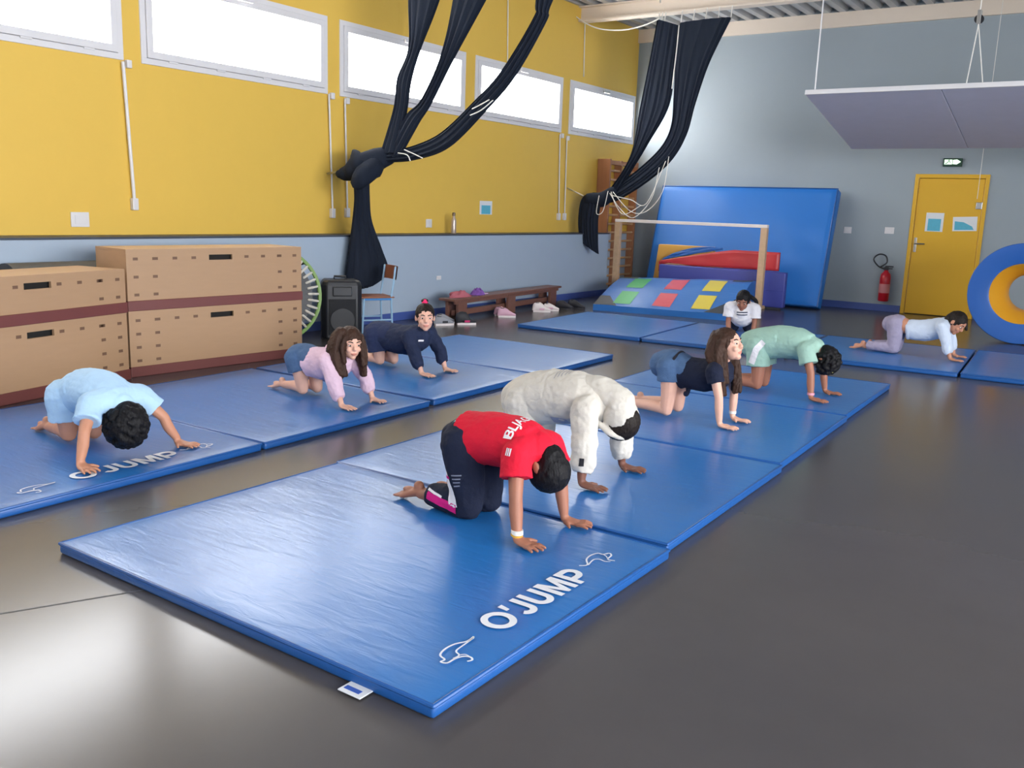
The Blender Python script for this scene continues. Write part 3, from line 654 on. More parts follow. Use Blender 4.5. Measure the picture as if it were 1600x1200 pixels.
MB().add(*grid(6, 6, lambda a, b: rsurf(.14*a, .80+.2*b, .004))).build('dark_corner', M_dkgrey, r, True); MB().add(*grid(6, 6, lambda a, b: rsurf(1-.14*a, .80+.2*b, .004))).build('dark_corner', M_dkgrey, r, True)
tag(r, 'blue foam ramp with green, red and yellow patches in the far corner', 'foam ramp')
# foam wheel
M_ringb = vinyl('ring_blue', s2l(38, 96, 178), .45, .1); M_ringy = vinyl('ring_yellow', s2l(226, 166, 44), .42, .25)
r = empty('foam_ring', (-1.06, 12.62, .605), math.radians(-4))
MB().lathe([(.36, -.25), (.38, -.262), (.595, -.262), (.603, -.25), (.595, -.245), (.36, -.245)], seg=64, ax='y', closed=True).build('front_face', M_ringb, r, True)
MB().lathe([(.36, .25), (.38, .262), (.595, .262), (.603, .25), (.595, .245), (.36, .245)], seg=64, ax='y', closed=True).build('rear_face', M_ringb, r, True)
MB().lathe([(.58, -.246), (.600, -.246), (.604, 0), (.600, .246), (.58, .246), (.55, 0)], seg=64, ax='y', closed=True).build('tread', M_ringy, r, True)
MB().lathe([(.385, -.248), (.362, -.25), (.33, -.20), (.24, -.08), (.215, .05), (.22, .2), (.23, .246), (.385, .246)], seg=64, ax='y', closed=True).build('inner_bore', M_ringy, r, True)
tag(r, 'big blue and yellow foam ring standing by the door', 'foam ring')

# ------------------------------------------------------------------ hanging panel, cords, curtains
Y1 = 11.0; Y2 = Y1*.3149/.2615; x0 = -.3149*Y1; z1 = 1.42+.1276*Y1; z2 = 1.42+.0711*Y2; Lp = 4.4
r = empty('ceiling_panel', (x0, Y1, z1)); dv = Vector((0, Y2-Y1, z2-z1)); dl = dv.length; an = math.atan2(dv.z, dv.y); r.rotation_euler = (an, 0, 0)
M_baf = mat('grey_felt', s2l(212, 210, 224), .95, .1, var=.04, bump=.1, bscale=200)
for k in range(3):
    xa = k*Lp/3; MB().rbox(xa+.003, xa+Lp/3-.003, 0, dl, 0, .04, .006).build('felt_panel', M_baf, r)
MB().rbox(0, Lp, -.022, -.001, -.005, .05, .004).build('front_edge_rail', M_white, r)
tag(r, 'long tilted grey acoustic panel hung below the ceiling by the end wall', 'acoustic panel')
def cord(name, pts, rad, label, m=M_rope, sub=6, cat='cord', group=None):
    o = MB().tube(pts, rad, 6, 'round', sub=sub).build(name, m, None, True); return tag(o, label, cat, group)
pa = PY(1273, 145, Y1-.012); cord('hanger_rod', [(pa.x, Y1-.012, z1+.06), (pa.x, Y1-.012, ZC)], .008, 'white rod holding near left corner of the acoustic panel', M_white, 1, 'rod')
pu = PY(1530, 30, Y1-.012)
r = empty('pulley', pu); MB().lathe([(.012, -.02), (.045, -.02), (.035, 0), (.045, .02), (.012, .02)], seg=18, ax='y').build('wheel', M_black, r, True)
MB().rbox(-.02, .02, -.03, -.022, -.05, .09, .003).rbox(-.02, .02, .022, .03, -.05, .09, .003).build('cheek', M_steel, r); MB().tube([(0, 0, .08), (0, 0, ZC-pu.z)], .006, 6).build('cord', M_rope, r, True)
tag(r, 'small dark pulley hanging over the acoustic panel', 'pulley')
for px, wh in ((1510, 'slanting from the pulley, left one'), (1535, 'slanting from the pulley, right one')):
    e = PY(px, 131, Y1-.012); cord('panel_cord', [pu+Vector((0, 0, -.05)), (e.x, Y1-.012, z1+.055)], .006, 'thin white cord down to the acoustic panel, '+wh, sub=1, group='panel cords')
e0 = PY(1536, 240, 14.2); cord('pull_cord', [(e0.x, 14.2, ZC), (e0.x, 14.2, 1.75)], .004, 'thin pale pull cord hanging down in front of the door', sub=1)

def strap(mb, cents, pleats=5, seg=40, depth=.25, wseed=0):
    """gathered cloth: list of (left point, right point); elliptical pleated section swept between"""
    L_ = [Vector(a) for a, b in cents]; R_ = [Vector(b) for a, b in cents]; n = len(L_); sub = 8; rows = []
    def cr(P, i, t):
        p0 = P[max(i-1, 0)]; p1 = P[i]; p2 = P[i+1]; p3 = P[min(i+2, n-1)]
        return .5*((2*p1)+(p2-p0)*t+(2*p0-5*p1+4*p2-p3)*t*t+(3*p1-p0-3*p2+p3)*t**3)
    for i in range(n-1):
        for k in range(sub): rows.append((cr(L_, i, k/sub), cr(R_, i, k/sub)))
    rows.append((L_[-1], R_[-1])); vs = []
    for j, (a, b) in enumerate(rows):
        c = (a+b)/2; h = (b-a)/2; w_ = h.length
        j0, j1 = max(j-1, 0), min(j+1, len(rows)-1); t = ((rows[j1][0]+rows[j1][1])-(rows[j0][0]+rows[j0][1])).normalized(); nrm = t.cross(h.normalized()).normalized()
        dep = max(.03, min(.10, w_*depth*1.6))
        for k in range(seg):
            an = 2*PI*k/seg; q = 1+.10*math.cos(pleats*an+wseed)
            vs.append(c+h*math.cos(an)*(1 if abs(math.cos(an)) > .9 else 1)+nrm*(dep*math.sin(an)*q+.012*math.sin(pleats*2*an+wseed+j*.05)))
    m = len(rows); fs = [(j*seg+k, j*seg+(k+1) % seg, (j+1)*seg+(k+1) % seg, (j+1)*seg+k) for j in range(m-1) for k in range(seg)]
    fs.append(tuple(range(seg-1, -1, -1))); fs.append(tuple(range((m-1)*seg, m*seg))); mb.add(vs, fs)
CY = 7.8
def Q(px, py, Y=CY): return PY(px, py, Y)
def up(p, dx=0, z=4.31): return Vector((p.x+dx, p.y, z))
r = empty('stage_curtain', (-7.2, 7.7, 1.8))
def cb(name, cents, **k):
    mb = MB(); strap(mb, cents, **k); mb.v = [tuple(Vector(v)-Vector((-7.2, 7.7, 1.8))) for v in mb.v]; return mb.build(name, M_curtain, r, True)
a, b = Q(640, 0), Q(685, 0)
cb('cloth_strip', [(up(a), up(b, .32)), (a, b), (Q(639, 75), Q(656, 78)), (Q(622, 122), Q(642, 125)), (Q(616, 170, 7.78), Q(635, 172, 7.78)), (Q(596, 240, 7.72), Q(624, 240, 7.72))])
a, b = Q(709, 0), Q(757, 0)
cb('cloth_strip', [(up(a, .12), up(b, .6)), (a, b), (Q(689, 88), Q(708, 92)), (Q(659, 155), Q(673, 162)), (Q(634, 182, 7.78), Q(653, 194, 7.78)), (Q(604, 238, 7.72), Q(622, 250, 7.72))], wseed=1)
a, b = Q(838, 0), Q(863, 0)
cb('cloth_strip', [(up(a, .10), up(b, .5)), (a, b), (Q(835, 27), Q(853, 33)), (Q(785, 110), Q(805, 118)), (Q(742, 158), Q(760, 172)), (Q(690, 207), Q(702, 230)), (Q(645, 228, 7.76), Q(648, 250, 7.76)), (Q(604, 236, 7.7), Q(604, 254, 7.7))], wseed=2)
def K(px, py, X): return PX(px, py, X)
kn = MB()
kn.tube([K(620, 238, -7.0), K(590, 250, -7.12), K(560, 262, -7.25), K(543, 270, -7.38), K(530, 272, -7.45)], [.07, .13, .14, .09, .04], 16, sub=4)
kn.tube([K(560, 258, -7.2), K(557, 244, -7.28), K(553, 238, -7.35)], [.09, .07, .02], 12, sub=3)
kn.tube([K(583, 262, -7.1), K(566, 276, -7.1), K(560, 284, -7.12)], [.12, .11, .09], 12, sub=3)
kn.v = [tuple(Vector(v)*1.0-Vector((-7.2, 7.7, 1.8))+Vector([.015*noise.noise(Vector(v)*9), 0, .02*noise.noise(Vector(v)*7)])) for v in kn.v]; kn.build('knot', M_curtain, r, True)
cb('tail', [(K(553, 276, -7.27), K(576, 276, -7.27)), (K(555, 310, -7.27), K(577, 310, -7.27)), (K(552, 345, -7.27), K(580, 345, -7.27)), (K(547, 385, -7.27), K(594, 385, -7.27)), (K(542, 432, -7.27), K(606, 420, -7.27)), (K(548, 450, -7.27), K(600, 432, -7.27)), (K(562, 452, -7.27), K(582, 446, -7.27))], pleats=7, depth=.18)
for pa_, pb_, pc_ in (((622, 239), (636, 242), (641, 251)), ((632, 234), (648, 241), (660, 247)), ((735, 180), (752, 172), (770, 157)), ((738, 170), (750, 164), (764, 156))):
    o = MB().tube([Q(*p, 7.66)-Vector((-7.2, 7.7, 1.8)) for p in (pa_, pb_, pc_)], .006, 6, sub=4).build('tie_cord', M_rope, r, True)
MB().tube([Vector((XL, K(548, 262, -7.4).y, 1.72))-Vector((-7.2, 7.7, 1.8)), K(552, 264, -7.3)-Vector((-7.2, 7.7, 1.8))], .012, 8).build('wall_hook', M_steel, r, True)
tag(r, 'dark navy curtain in three strips knotted by the wall, tail on chair', 'curtain')
CY2 = 12.93; O2 = Vector((-7.2, 12.9, 1.6))
r = empty('stage_curtain', O2)
def cb2(name, cents, **k):
    mb = MB(); strap(mb, cents, **k); mb.v = [tuple(Vector(v)-O2) for v in mb.v]; return mb.build(name, M_curtain, r, True)
def Q2(px, py, Y=CY2): return PY(px, py, Y)
cb2('cloth_panel', [(Q2(1027, 30), Q2(1062, 40)), (Q2(1015, 95), Q2(1055, 95)), (Q2(1000, 170), Q2(1045, 165)), (Q2(990, 228), Q2(1012, 225)), (Q2(976, 262), Q2(990, 262)), (Q2(950, 300, 12.97), Q2(963, 308, 12.97))], pleats=8, depth=.12)
cb2('cloth_panel', [(Q2(1063, 36), Q2(1143, 27)), (Q2(1056, 90), Q2(1109, 96)), (Q2(1053, 150), Q2(1087, 160)), (Q2(1049, 195), Q2(1073, 210)), (Q2(1034, 228), Q2(1050, 250)), (Q2(1000, 262), Q2(1014, 283)), (Q2(960, 292, 12.97), Q2(968, 312, 12.97)), (Q2(944, 302, 12.97), Q2(946, 318, 12.97))], pleats=8, depth=.12, wseed=1)
cb2('tail', [(Q2(944, 303, 12.95), Q2(938, 322, 12.95)), (Q2(925, 301, 12.9), Q2(930, 322, 12.9)), (Q2(909, 312, 12.86), Q2(937, 322, 12.86)), (Q2(904, 345, 12.84), Q2(934, 345, 12.84)), (Q2(907, 375, 12.84), Q2(934, 382, 12.84)), (Q2(915, 382, 12.84), Q2(935, 397, 12.84))], pleats=9, depth=.2)
kn = MB().tube([Q2(958, 300, 12.97), Q2(940, 312, 12.93), Q2(922, 312, 12.88)], [.09, .12, .11], 14, sub=4); kn.v = [tuple(Vector(v)-O2) for v in kn.v]; kn.build('knot', M_curtain, r, True)
MB().tube([Vector((XL, Q2(910, 306, 12.85).y, Q2(910, 306, 12.85).z+.12))-O2, Q2(911, 306, 12.85)-O2], .012, 8).build('wall_hook', M_steel, r, True)
for k in range(8):
    t = k/7; p = Q2(1029, 30).lerp(Q2(1062, 39), t) if k < 3 else Q2(1064, 35).lerp(Q2(1142, 28), (k-3)/4); MB().tube([p-O2, Vector((p.x, p.y+.03, 4.33))-O2], .008, 6).build('hook', M_rope, r, True)
tag(r, 'dark navy curtain hung from the far beam and tied by the wall bars', 'curtain')
for i, pth in enumerate(([(1045, 245), (1035, 300), (1010, 330), (985, 330), (958, 300)], [(1030, 262), (1018, 310), (990, 340), (968, 325), (953, 302)], [(1040, 252), (1010, 318), (985, 312), (955, 305)], [(950, 299), (942, 330), (932, 333), (936, 306)], [(955, 300), (962, 320), (975, 335), (1000, 322)])):
    MB().tube([Q2(*p, 12.78)-O2 for p in pth], .006, 6, 'round', sub=6).build('loose_cord', M_rope, r, True)
cord('slack_cable', [Q2(868, -8, 12.9), Q2(895, 22, 12.9), Q2(930, 43, 12.9), Q2(970, 47, 12.8), Q2(1005, 40, 12.72), Q2(1030, 29, 12.72)], .010, 'slack pale cable drooping below the far roof beam')
cord('curtain_cord', [Q2(1061, 40, 12.80), Q2(1057, 80, 12.80), Q2(1050, 138, 12.80)], .008, 'pale cord between the two panels of the far curtain')
MB().tube([(-6.2, 12.62, 4.40), (-5.6, 11.2, 4.44), (-5.3, 9.5, 4.46), (-5.2, 7.9, 4.44)], .012, 6, sub=3).build('wire', M_steel); bpy.data.objects['wire'].name = 'ceiling_wire'; tag(bpy.data.objects['ceiling_wire'], 'steel wire under the ceiling running to the far curtain', 'wire')

# ------------------------------------------------------------------ people
V3 = Vector
def remesh(mb, name, vox, sm=3, disp=None):
    me = mb.mesh(name); o = bpy.data.objects.new('tmp', me); COL.objects.link(o)
    md = o.modifiers.new('r', 'REMESH'); md.mode = 'VOXEL'; md.voxel_size = vox
    if sm: ms = o.modifiers.new('s', 'SMOOTH'); ms.factor = .5; ms.iterations = sm
    dg = bpy.context.evaluated_depsgraph_get(); m2 = bpy.data.meshes.new_from_object(o.evaluated_get(dg))
    bpy.data.objects.remove(o); bpy.data.meshes.remove(me); m2.name = name
    n = len(m2.vertices); co_ = np.empty(n*3); m2.vertices.foreach_get('co', co_); co_ = co_.reshape(-1, 3)
    if disp is not None:
        amp, fq = disp; nr = np.empty(n*3); m2.vertices.foreach_get('normal', nr); nr = nr.reshape(-1, 3)
        d = np.array([noise.noise(V3(c*fq))+.5*noise.noise(V3(c*fq*2.3)) for c in co_])*amp
        co_ = co_+nr*d[:, None]
    low = co_[:, 2] < .002; co_[low, 2] = .002
    m2.vertices.foreach_set('co', co_.ravel()); m2.update(); m2.shade_smooth(); return m2
def link(me, name, mats, parent=None):
    for m in (mats if isinstance(mats, (list, tuple)) else [mats]): me.materials.append(m)
    o = bpy.data.objects.new(name, me); COL.objects.link(o)
    if parent is not None: o.parent = parent
    return o
def cloth(name, rgb, bump=.25, sc_=55): return mat('cloth_'+name, rgb, .85, .25, var=.10, vscale=12, bump=bump, bscale=sc_)
def skinm(name, rgb): return mat('skin_'+name, rgb, .5, .4, var=.07, vscale=25)
def bvh(o): return BVHTree.FromPolygons([v.co.copy() for v in o.data.vertices], [tuple(p.vertices) for p in o.data.polygons])
def project(mb, target, direction, off=.003, far=9):
    """press flat artwork onto a garment along a direction"""
    t = bvh(target); d = V3(direction).normalized(); out = []; bad = set()
    for i, v in enumerate(mb.v):
        h = t.ray_cast(V3(v)-d*.6, d); out.append(tuple((h[0]-d*off) if h[0] is not None else V3(v)))
        if h[0] is None or (h[0]-(V3(v)-d*.6)).length > far: bad.add(i)
    mb.f = [f_ for f_ in mb.f if not bad & set(f_)]; mb.v = out; return mb
def ribbon(mb, path, w_, n=14, axis=(0, 1, 0)):
    P = [V3(p) for p in path]; ax = V3(axis); vs = []; seglen = [0]
    for i in range(len(P)-1): seglen.append(seglen[-1]+(P[i+1]-P[i]).length)
    for k in range(n+1):
        s_ = seglen[-1]*k/n; i = max(j for j in range(len(P)-1) if seglen[j] <= s_+1e-9); t = (s_-seglen[i])/max(1e-9, seglen[i+1]-seglen[i]); p = P[i].lerp(P[i+1], t)
        dr = (P[i+1]-P[i]).normalized(); nn = dr.cross(ax).normalized(); ww = w_ if not hasattr(w_, '__len__') else w_[0]+(w_[1]-w_[0])*k/n
        for q in (-.5, -.17, .17, .5): vs.append(p+nn*ww*q)
    mb.add(vs, [(k*4+j, k*4+j+1, k*4+j+5, k*4+j+4) for k in range(n) for j in range(3)]); return mb

def person(loc, rz, J, skin, top, bottom, hair, label, s=1.0, far=False):
    """J: joints in local metres (x forward, y left, z above the mat)"""
    vox = .0048 if not far else .006
    sp = J['spine']                       # stations (x, z, half width, half thickness) from rump to neck base
    def P(p): return V3(p)
    b = MB()
    def torso(mb, st, add=0, cap='round', sag=0):
        mb.tube([(x, yy, z-sag*.5) for x, z, w_, t, yy in st], [w_+add for x, z, w_, t, yy in st], 22, cap, ell=[t+add+sag*.5 for x, z, w_, t, yy in st], side=(0, 1, 0), sub=4)
    st5 = [(*q, J.get('sway', 0)*i/len(sp)) if len(q) == 4 else q for i, q in enumerate(sp)]
    torso(b, st5)
    hx, hz = J['hip']
    legs, arms = {}, {}
    for sd, sg in (('R', -1), ('L', 1)):
        k = P(J['k'+sd]); a = P(J['a'+sd]); t = P(J['t'+sd]); h = V3((hx, sg*.072*s, hz)); legs[sd] = (h, k, a, t)
        b.tube([h, h.lerp(k, .5)+V3((.01, 0, 0)), k], [.070*s, .058*s, .044*s], 14, sub=3)
        b.tube([k+V3((0, 0, .002)), k.lerp(a, .35)+V3((0, 0, .012)), a], [.043*s, .042*s, .027*s], 14, sub=3)
        heel = a+V3((-.012, 0, .034*s)); b.ell(heel, (.026*s, .024*s, .024*s))
        b.tube([a+V3((0, 0, .012)), a.lerp(t, .55)+V3((0, 0, .006)), t+V3((.02, 0, .004))], [.026*s, .031*s, .033*s], 12, ell=[.026*s, .020*s, .013*s], side=(0, 1, 0), sub=3)
        b.ell(heel.lerp(t, .45)+V3((0, 0, .0)), (.045*s, .022*s, .018*s))
        dr = (t-a).normalized(); 
        for q in range(5):
            yy = (q-2)*.0125*s; rr = (.0095 if (q == (4 if sd == 'R' else 0)) else .0072)*s; p0 = t+V3((.012, yy, .006)); b.tube([p0, p0+V3((-.028*s, yy*.15, -.002))], rr, 8)
        S = P(J['s'+sd]); w = P(J['h'+sd])-V3((.042, 0, 0)); e = P(J['e'+sd]) if 'e'+sd in J else S.lerp(w, .52)+V3((-.015, sg*.012, 0)); arms[sd] = (S, e, w)
        b.tube([S, S.lerp(e, .5), e], [.043*s, .034*s, .029*s], 12, sub=3); b.tube([e, e.lerp(w, .35), w+V3((0, 0, .045*s))], [.029*s, .030*s, .021*s], 12, sub=3)
        # hand flat on the mat: palm, four fingers, thumb
        wr = w+V3((0, 0, .042*s)); yaw = J.get('f'+sd, sg*.18); fx = V3((math.cos(yaw), math.sin(yaw), 0)); fy = V3((-fx.y, fx.x, 0))
        pc = w+fx*.036*s+V3((0, 0, .016*s))
        b.tube([wr, w+fx*.008+V3((0, 0, .024*s)), pc, w+fx*.062*s+V3((0, 0, .014*s))], [.021*s, .027*s, .034*s, .033*s], 12, ell=[.019*s, .018*s, .014*s, .011*s], side=tuple(fy), sub=3)
        for q, ln in enumerate((.048, .058, .062, .054)):
            off = (q-1.5)*.0185*s; sp_a = (q-1.5)*.13; fd = (fx*math.cos(sp_a)+fy*math.sin(sp_a)); 
            if sg > 0: ln = (.054, .062, .058, .048)[q]
            p0 = w+fx*.070*s+fy*off+V3((0, 0, .013*s)); p1 = p0+fd*ln*.5*s+V3((0, 0, .003*s)); p2 = p0+fd*ln*s+V3((0, 0, -.004*s)); b.tube([p0, p1, p2], [.0092*s, .0086*s, .0070*s], 8)
        # thumbs point to the body's midline
        th = fx*.65-fy*sg*-1*(-.75) if False else (fx*.62+fy*(-sg)*.78); p0 = w+fx*.018*s+fy*(-sg)*.024*s+V3((0, 0, .015*s)); b.tube([p0, p0+th*.026*s+V3((0, 0, .002)), p0+th*.052*s+V3((0, 0, -.004))], [.012*s, .0098*s, .0078*s], 8)
        # shoulder girdle
        b.tube([V3((S.x+.0, 0, S.z+.025)), S], [.055*s, .046*s], 12)
    c = P(J['head']); f = V3(J['face']).normalized(); u = V3(J['crown']); u = (u-f*u.dot(f)).normalized(); rt = f.cross(u); hs = J.get('hs', 1.0)
    def hp(a_, b_, c_): return c+f*a_*hs+rt*b_*hs+u*c_*hs
    AX = (f, rt, u)
    nk = P(J['neck']); b.tube([nk, nk.lerp(hp(-.02, 0, -.06), .5), hp(-.018, 0, -.05)], [.050*s, .042*s, .044*hs], 14, sub=3)
    b.ell(hp(-.004, 0, .012), (.090*hs, .071*hs, .086*hs), AX, 22, 16); b.ell(hp(.026, 0, -.045), (.058*hs, .056*hs, .062*hs), AX, 18, 12); b.ell(hp(.058, 0, -.090), (.022*hs, .024*hs, .020*hs), AX)
    b.tube([hp(.080, 0, .008), hp(.096, 0, -.024)], [.009*hs, .0125*hs], 8); b.ell(hp(.089, 0, -.029), (.013*hs, .016*hs, .010*hs), AX)
    for sg in (-1, 1): b.ell(hp(-.008, sg*.074, -.014), (.018*hs, .009*hs, .029*hs), AX); b.ell(hp(.066, sg*.036, -.034), (.018*hs, .018*hs, .018*hs), AX); b.tube([hp(.076, sg*.012, .020), hp(.066, sg*.046, .018)], .010*hs, 8)
    b.ell(hp(.079, 0, -.057), (.010*hs, .024*hs, .006*hs), AX); b.ell(hp(.076, 0, -.068), (.010*hs, .019*hs, .007*hs), AX)
    me = remesh(b, 'person', vox, 3)
    lips = mat('lips_'+skin, tuple(x*y for x, y in zip(SK[skin], (.82, .55, .55))), .45)
    o = link(me, 'person', [skinm(skin, SK[skin]), lips]); o.location = loc; o.rotation_euler = (0, 0, rz)
    lc = hp(.088, 0, -.062)
    for p in me.polygons:
        d = p.center-lc
        if abs(d.dot(rt)) < .022*hs and abs(d.dot(u)) < .0105*hs*(1-.5*abs(d.dot(rt))/.022) and d.dot(f) > -.022: p.material_index = 1
    tag(o, label, 'person', 'children on all fours on the mats')
    if J.get('eyes', True):
        for sg in (-1, 1):
            ec = hp(.0735, sg*.031, -.002); ey = MB().ell(ec, (.0090*hs, .0110*hs, .0060*hs), AX).build('eye', mat('eye_white', s2l(225, 222, 218), .3), o, True)
            MB().ell(hp(.0805, sg*.031, -.002), (.0050*hs, .0066*hs, .0060*hs), AX).build('iris', mat('iris_dark', (.02, .012, .008), .2), ey, True)
            MB().tube([hp(.083, sg*.014, .020), hp(.081, sg*.032, .026), hp(.068, sg*.050, .020)], [.0035*hs, .004*hs, .0025*hs], 8, sub=3).build('eyebrow', mat('brow', (.015, .01, .008), .7), o, True)
    # ---- trousers or shorts
    q = MB(); of = bottom.get('off', .014)
    i0 = bottom.get('to', 2); torso(q, st5[:i0+1], bottom.get('toff', of), 'round')
    for sd in 'RL':
        h, k, a, t = legs[sd]; sg = -1 if sd == 'R' else 1
        if bottom['len'] == 'long':
            q.tube([h, h.lerp(k, .5)+V3((.008, 0, 0)), k+V3((.0, 0, .004))], [.074*s+of, .066*s+of, .050*s+of], 16, sub=3)
            q.tube([k+V3((0, 0, .004)), k.lerp(a, .4)+V3((0, 0, .012)), k.lerp(a, bottom.get('cuff', .9))+V3((0, 0, .008))], [.050*s+of, .046*s+of, .036*s+of*.8], 16, 'end_flat', sub=3); q.ell(k+V3((0, 0, .004)), .050*s+of*.9)
        else:
            e_ = bottom.get('frac', .55); q.tube([h, h.lerp(k, e_*.6)+V3((.005, 0, 0)), h.lerp(k, e_)+V3((.006, 0, 0))], [.074*s+of, .070*s+of, .066*s+of*1.3], 18, 'end_flat', sub=3)
    bo = link(remesh(q, bottom['name'], .0065, 3, (.004, 22)), bottom['name'], bottom['mat'], o)
    # ---- shirt
    q = MB(); of = top.get('off', .015); sag = top.get('sag', .0); st = st5[top.get('from', 1):]
    if top.get('hemx'):
        x, z, w_, t, yy = st[0]; st = [(x-top['hemx'], z-.004, w_+.006, t+.006, yy)]+st
    torso(q, st, of, 'start_flat', sag)
    for sd in 'RL':
        S, e, w = arms[sd]; sg = -1 if sd == 'R' else 1
        q.tube([V3((S.x-.01, 0, S.z+.02)), S+V3((0, 0, .006))], [.062*s+of*.8, .052*s+of*.7], 14)
        if top['len'] == 'long':
            q.tube([S, S.lerp(e, .5), e], [.050*s+of*.8, .042*s+of, .038*s+of], 14, sub=3); q.ell(e, .037*s+of); q.tube([e, e.lerp(w, .4), w+V3((0, 0, .062*s))+(e-w).normalized()*.012], [.037*s+of, .037*s+of, .026*s+of*.7], 14, 'end_flat', sub=3)
        else:
            fr_ = top.get('frac', .62); q.tube([S, S.lerp(e, fr_*.6), S.lerp(e, fr_)], [.050*s+of*.8, .046*s+of, .046*s+of*1.3], 16, 'end_flat', sub=3)
    to = link(remesh(q, top['name'], .0065, 3, (top.get('wr', .004), 20)), top['name'], top['mat'], o)
    # ---- hair
    q = MB(); ty = hair['type']; rnd = random.Random(hair.get('seed', 3)); th = hair.get('thick', .010)
    q.ell(hp(-.016, 0, .022), (.088*hs+th, .072*hs+th, .083*hs+th), AX, 24, 18)
    q.ell(hp(-.048, 0, -.025), (.045*hs+th, .058*hs+th, .06*hs+th), AX, 18, 12)
    if ty == 'curly':
        for _ in range(hair.get('n', 260)):
            z = rnd.uniform(-.75, 1); a_ = rnd.uniform(0, 2*PI); r_ = math.sqrt(1-z*z); d = V3((r_*math.cos(a_), r_*math.sin(a_), z))
            if d.x > .55 and d.z < .45: continue
            rr = 1+hair.get('puff', .12); q.ell(hp(-.016+d.x*.09*rr, d.y*.076*rr, .02+d.z*.088*rr), rnd.uniform(.011, .019), seg=8, rings=6)
    for lk in hair.get('locks', []):
        pts = [P(p) for p in lk['pts']]
        for _ in range(lk.get('n', 1)):
            sc2 = lk.get('spread', 0); o1 = V3((rnd.uniform(-1, 1), rnd.uniform(-1, 1), rnd.uniform(-.4, .4)))*sc2
            pp = [pt+o1*(.5+.5*i/len(pts))+V3((rnd.uniform(-1, 1), rnd.uniform(-1, 1), 0))*sc2*.25 for i, pt in enumerate(pts)]
            r0 = lk['r']; q.tube(pp, [r0*(1-.45*i/(len(pp)-1)) for i in range(len(pp))], 9, sub=4)
    hm = mat('hair_'+hair['col'], HC[hair['col']], .6, .25, var=.5, vscale=18, bump=.5, bscale=60, stretch=(1, 1, .35) if ty != 'curly' else (1, 1, 1))
    ho = link(remesh(q, 'hair', .0055, 1 if ty == 'curly' else 2, (.003, 60) if ty != 'curly' else None), 'hair', hm, o)
    return o, to, bo, ho, hp, AX
SK = dict(fair=s2l(222, 172, 150), tan=s2l(196, 138, 110), brown=s2l(160, 106, 84), deep=s2l(118, 78, 64))
HC = dict(black=(.006, .0055, .007), dark=(.014, .009, .007), brown=(.045, .020, .012))
def wristband(o, J, sd, m, name, zz=.058, rr=.027):
    w = V3(J['h'+sd])-V3((.042, 0, 0)); return MB().tube([w+V3((0, 0, zz-.009)), w+V3((0, 0, zz+.009))], rr, 16, 'flat').build(name, m, o, True)
def J_(hip, hands, knees, toes, **k):
    """hands = (xR, yR, xL, yL); knees the same; toes x"""
    d = dict(hip=hip, hR=(hands[0], hands[1], .0), hL=(hands[2], hands[3], .0), kR=(knees[0], knees[1], .052), kL=(knees[2], knees[3], .052))
    for sd in 'RL':
        kx, ky, _ = d['k'+sd]; tx, ty = toes[sd]; d['t'+sd] = (tx, ty, .012); d['a'+sd] = (tx+.125, ty*.9+ky*.1, .046)
    d.update(k); return d
ZT = MT+.001
navy = cloth('navy', (.010, .014, .034)); denim = mat('cloth_denim', s2l(78, 104, 140), .85, .2, var=.22, vscale=30, bump=.3, bscale=160)

# 1 red shirt
J = J_((-.03, .335), (.42, -.21, .44, .13), (.02, -.075, .03, .06), dict(R=(-.39, -.06), L=(-.32, .10)),
       spine=[(-.085, .330, .085, .085), (-.01, .352, .115, .092), (.10, .372, .112, .088), (.23, .368, .122, .088), (.30, .352, .115, .075), (.335, .36, .06, .05)],
       sR=(.305, -.125, .345), sL=(.315, .115, .345), eR=(.345, -.18, .19), eL=(.37, .14, .19), neck=(.325, 0, .365), head=(.37, .0, .28), face=(-.9, 0, -.38), crown=(.38, 0, -.92), fR=-.15, fL=.2, eyes=False)
o, to, bo, ho, hp, AX = person((-2.335, 3.17, ZT), 0, J, 'brown', dict(name='tshirt', mat=cloth('red', s2l(214, 26, 52)), len='short', **{'from': 1}, hemx=.035, frac=.55, sag=.02, off=.020), dict(name='track_trousers', mat=navy, len='long', off=.020, toff=.008, to=1, cuff=.78),
                               dict(type='short', col='black', thick=.009), 'person in red T-shirt and navy track trousers on nearest mat, head down')
wm = cloth('white', s2l(225, 222, 225)); mg = cloth('magenta', s2l(206, 30, 122))
V, Fs = text_tris('BLJAGR', .02)
txt = MB().add([(.287-v*.055, -.125+u*.19, .5) for u, v in V], Fs); project(txt, to, (0, 0, -1), .003).build('back_lettering', wm, to)
V, Fs = text_tris('III', .03)
project(MB().add([(.29+.025*u, -.4, .36+.03*v) for u, v in V], Fs), to, (0, 1, 0), .003).build('shoulder_marks', wm, to)
mb = MB(); ribbon(mb, [(-.125, -.5, .20), (-.085, -.5, .13), (-.06, -.5, .055)], (.062, .05)); 
project(mb, bo, (.15, 1, 0), .003).build('white_panel', wm, bo)
mb = MB(); ribbon(mb, [(-.135, -.5, .182), (-.075, -.5, .192)], .012, 6); project(mb, bo, (.15, 1, 0), .005).build('magenta_line', mg, bo)
mb = MB(); ribbon(mb, [(-.03, -.5, .030), (-.11, -.5, .040), (-.22, -.5, .052)], (.045, .035)); project(mb, bo, (.1, 1, .05), .003, 1.12).build('magenta_stripe', mg, bo)
mb = MB(); ribbon(mb, [(-.12, -.5, .066), (-.17, -.5, .072), (-.22, -.5, .078)], .010, 8); project(mb, bo, (.1, 1, .05), .004, 1.12).build('white_stripe', wm, bo)
gy = cloth('grey_print', s2l(130, 135, 150)); mb = MB()
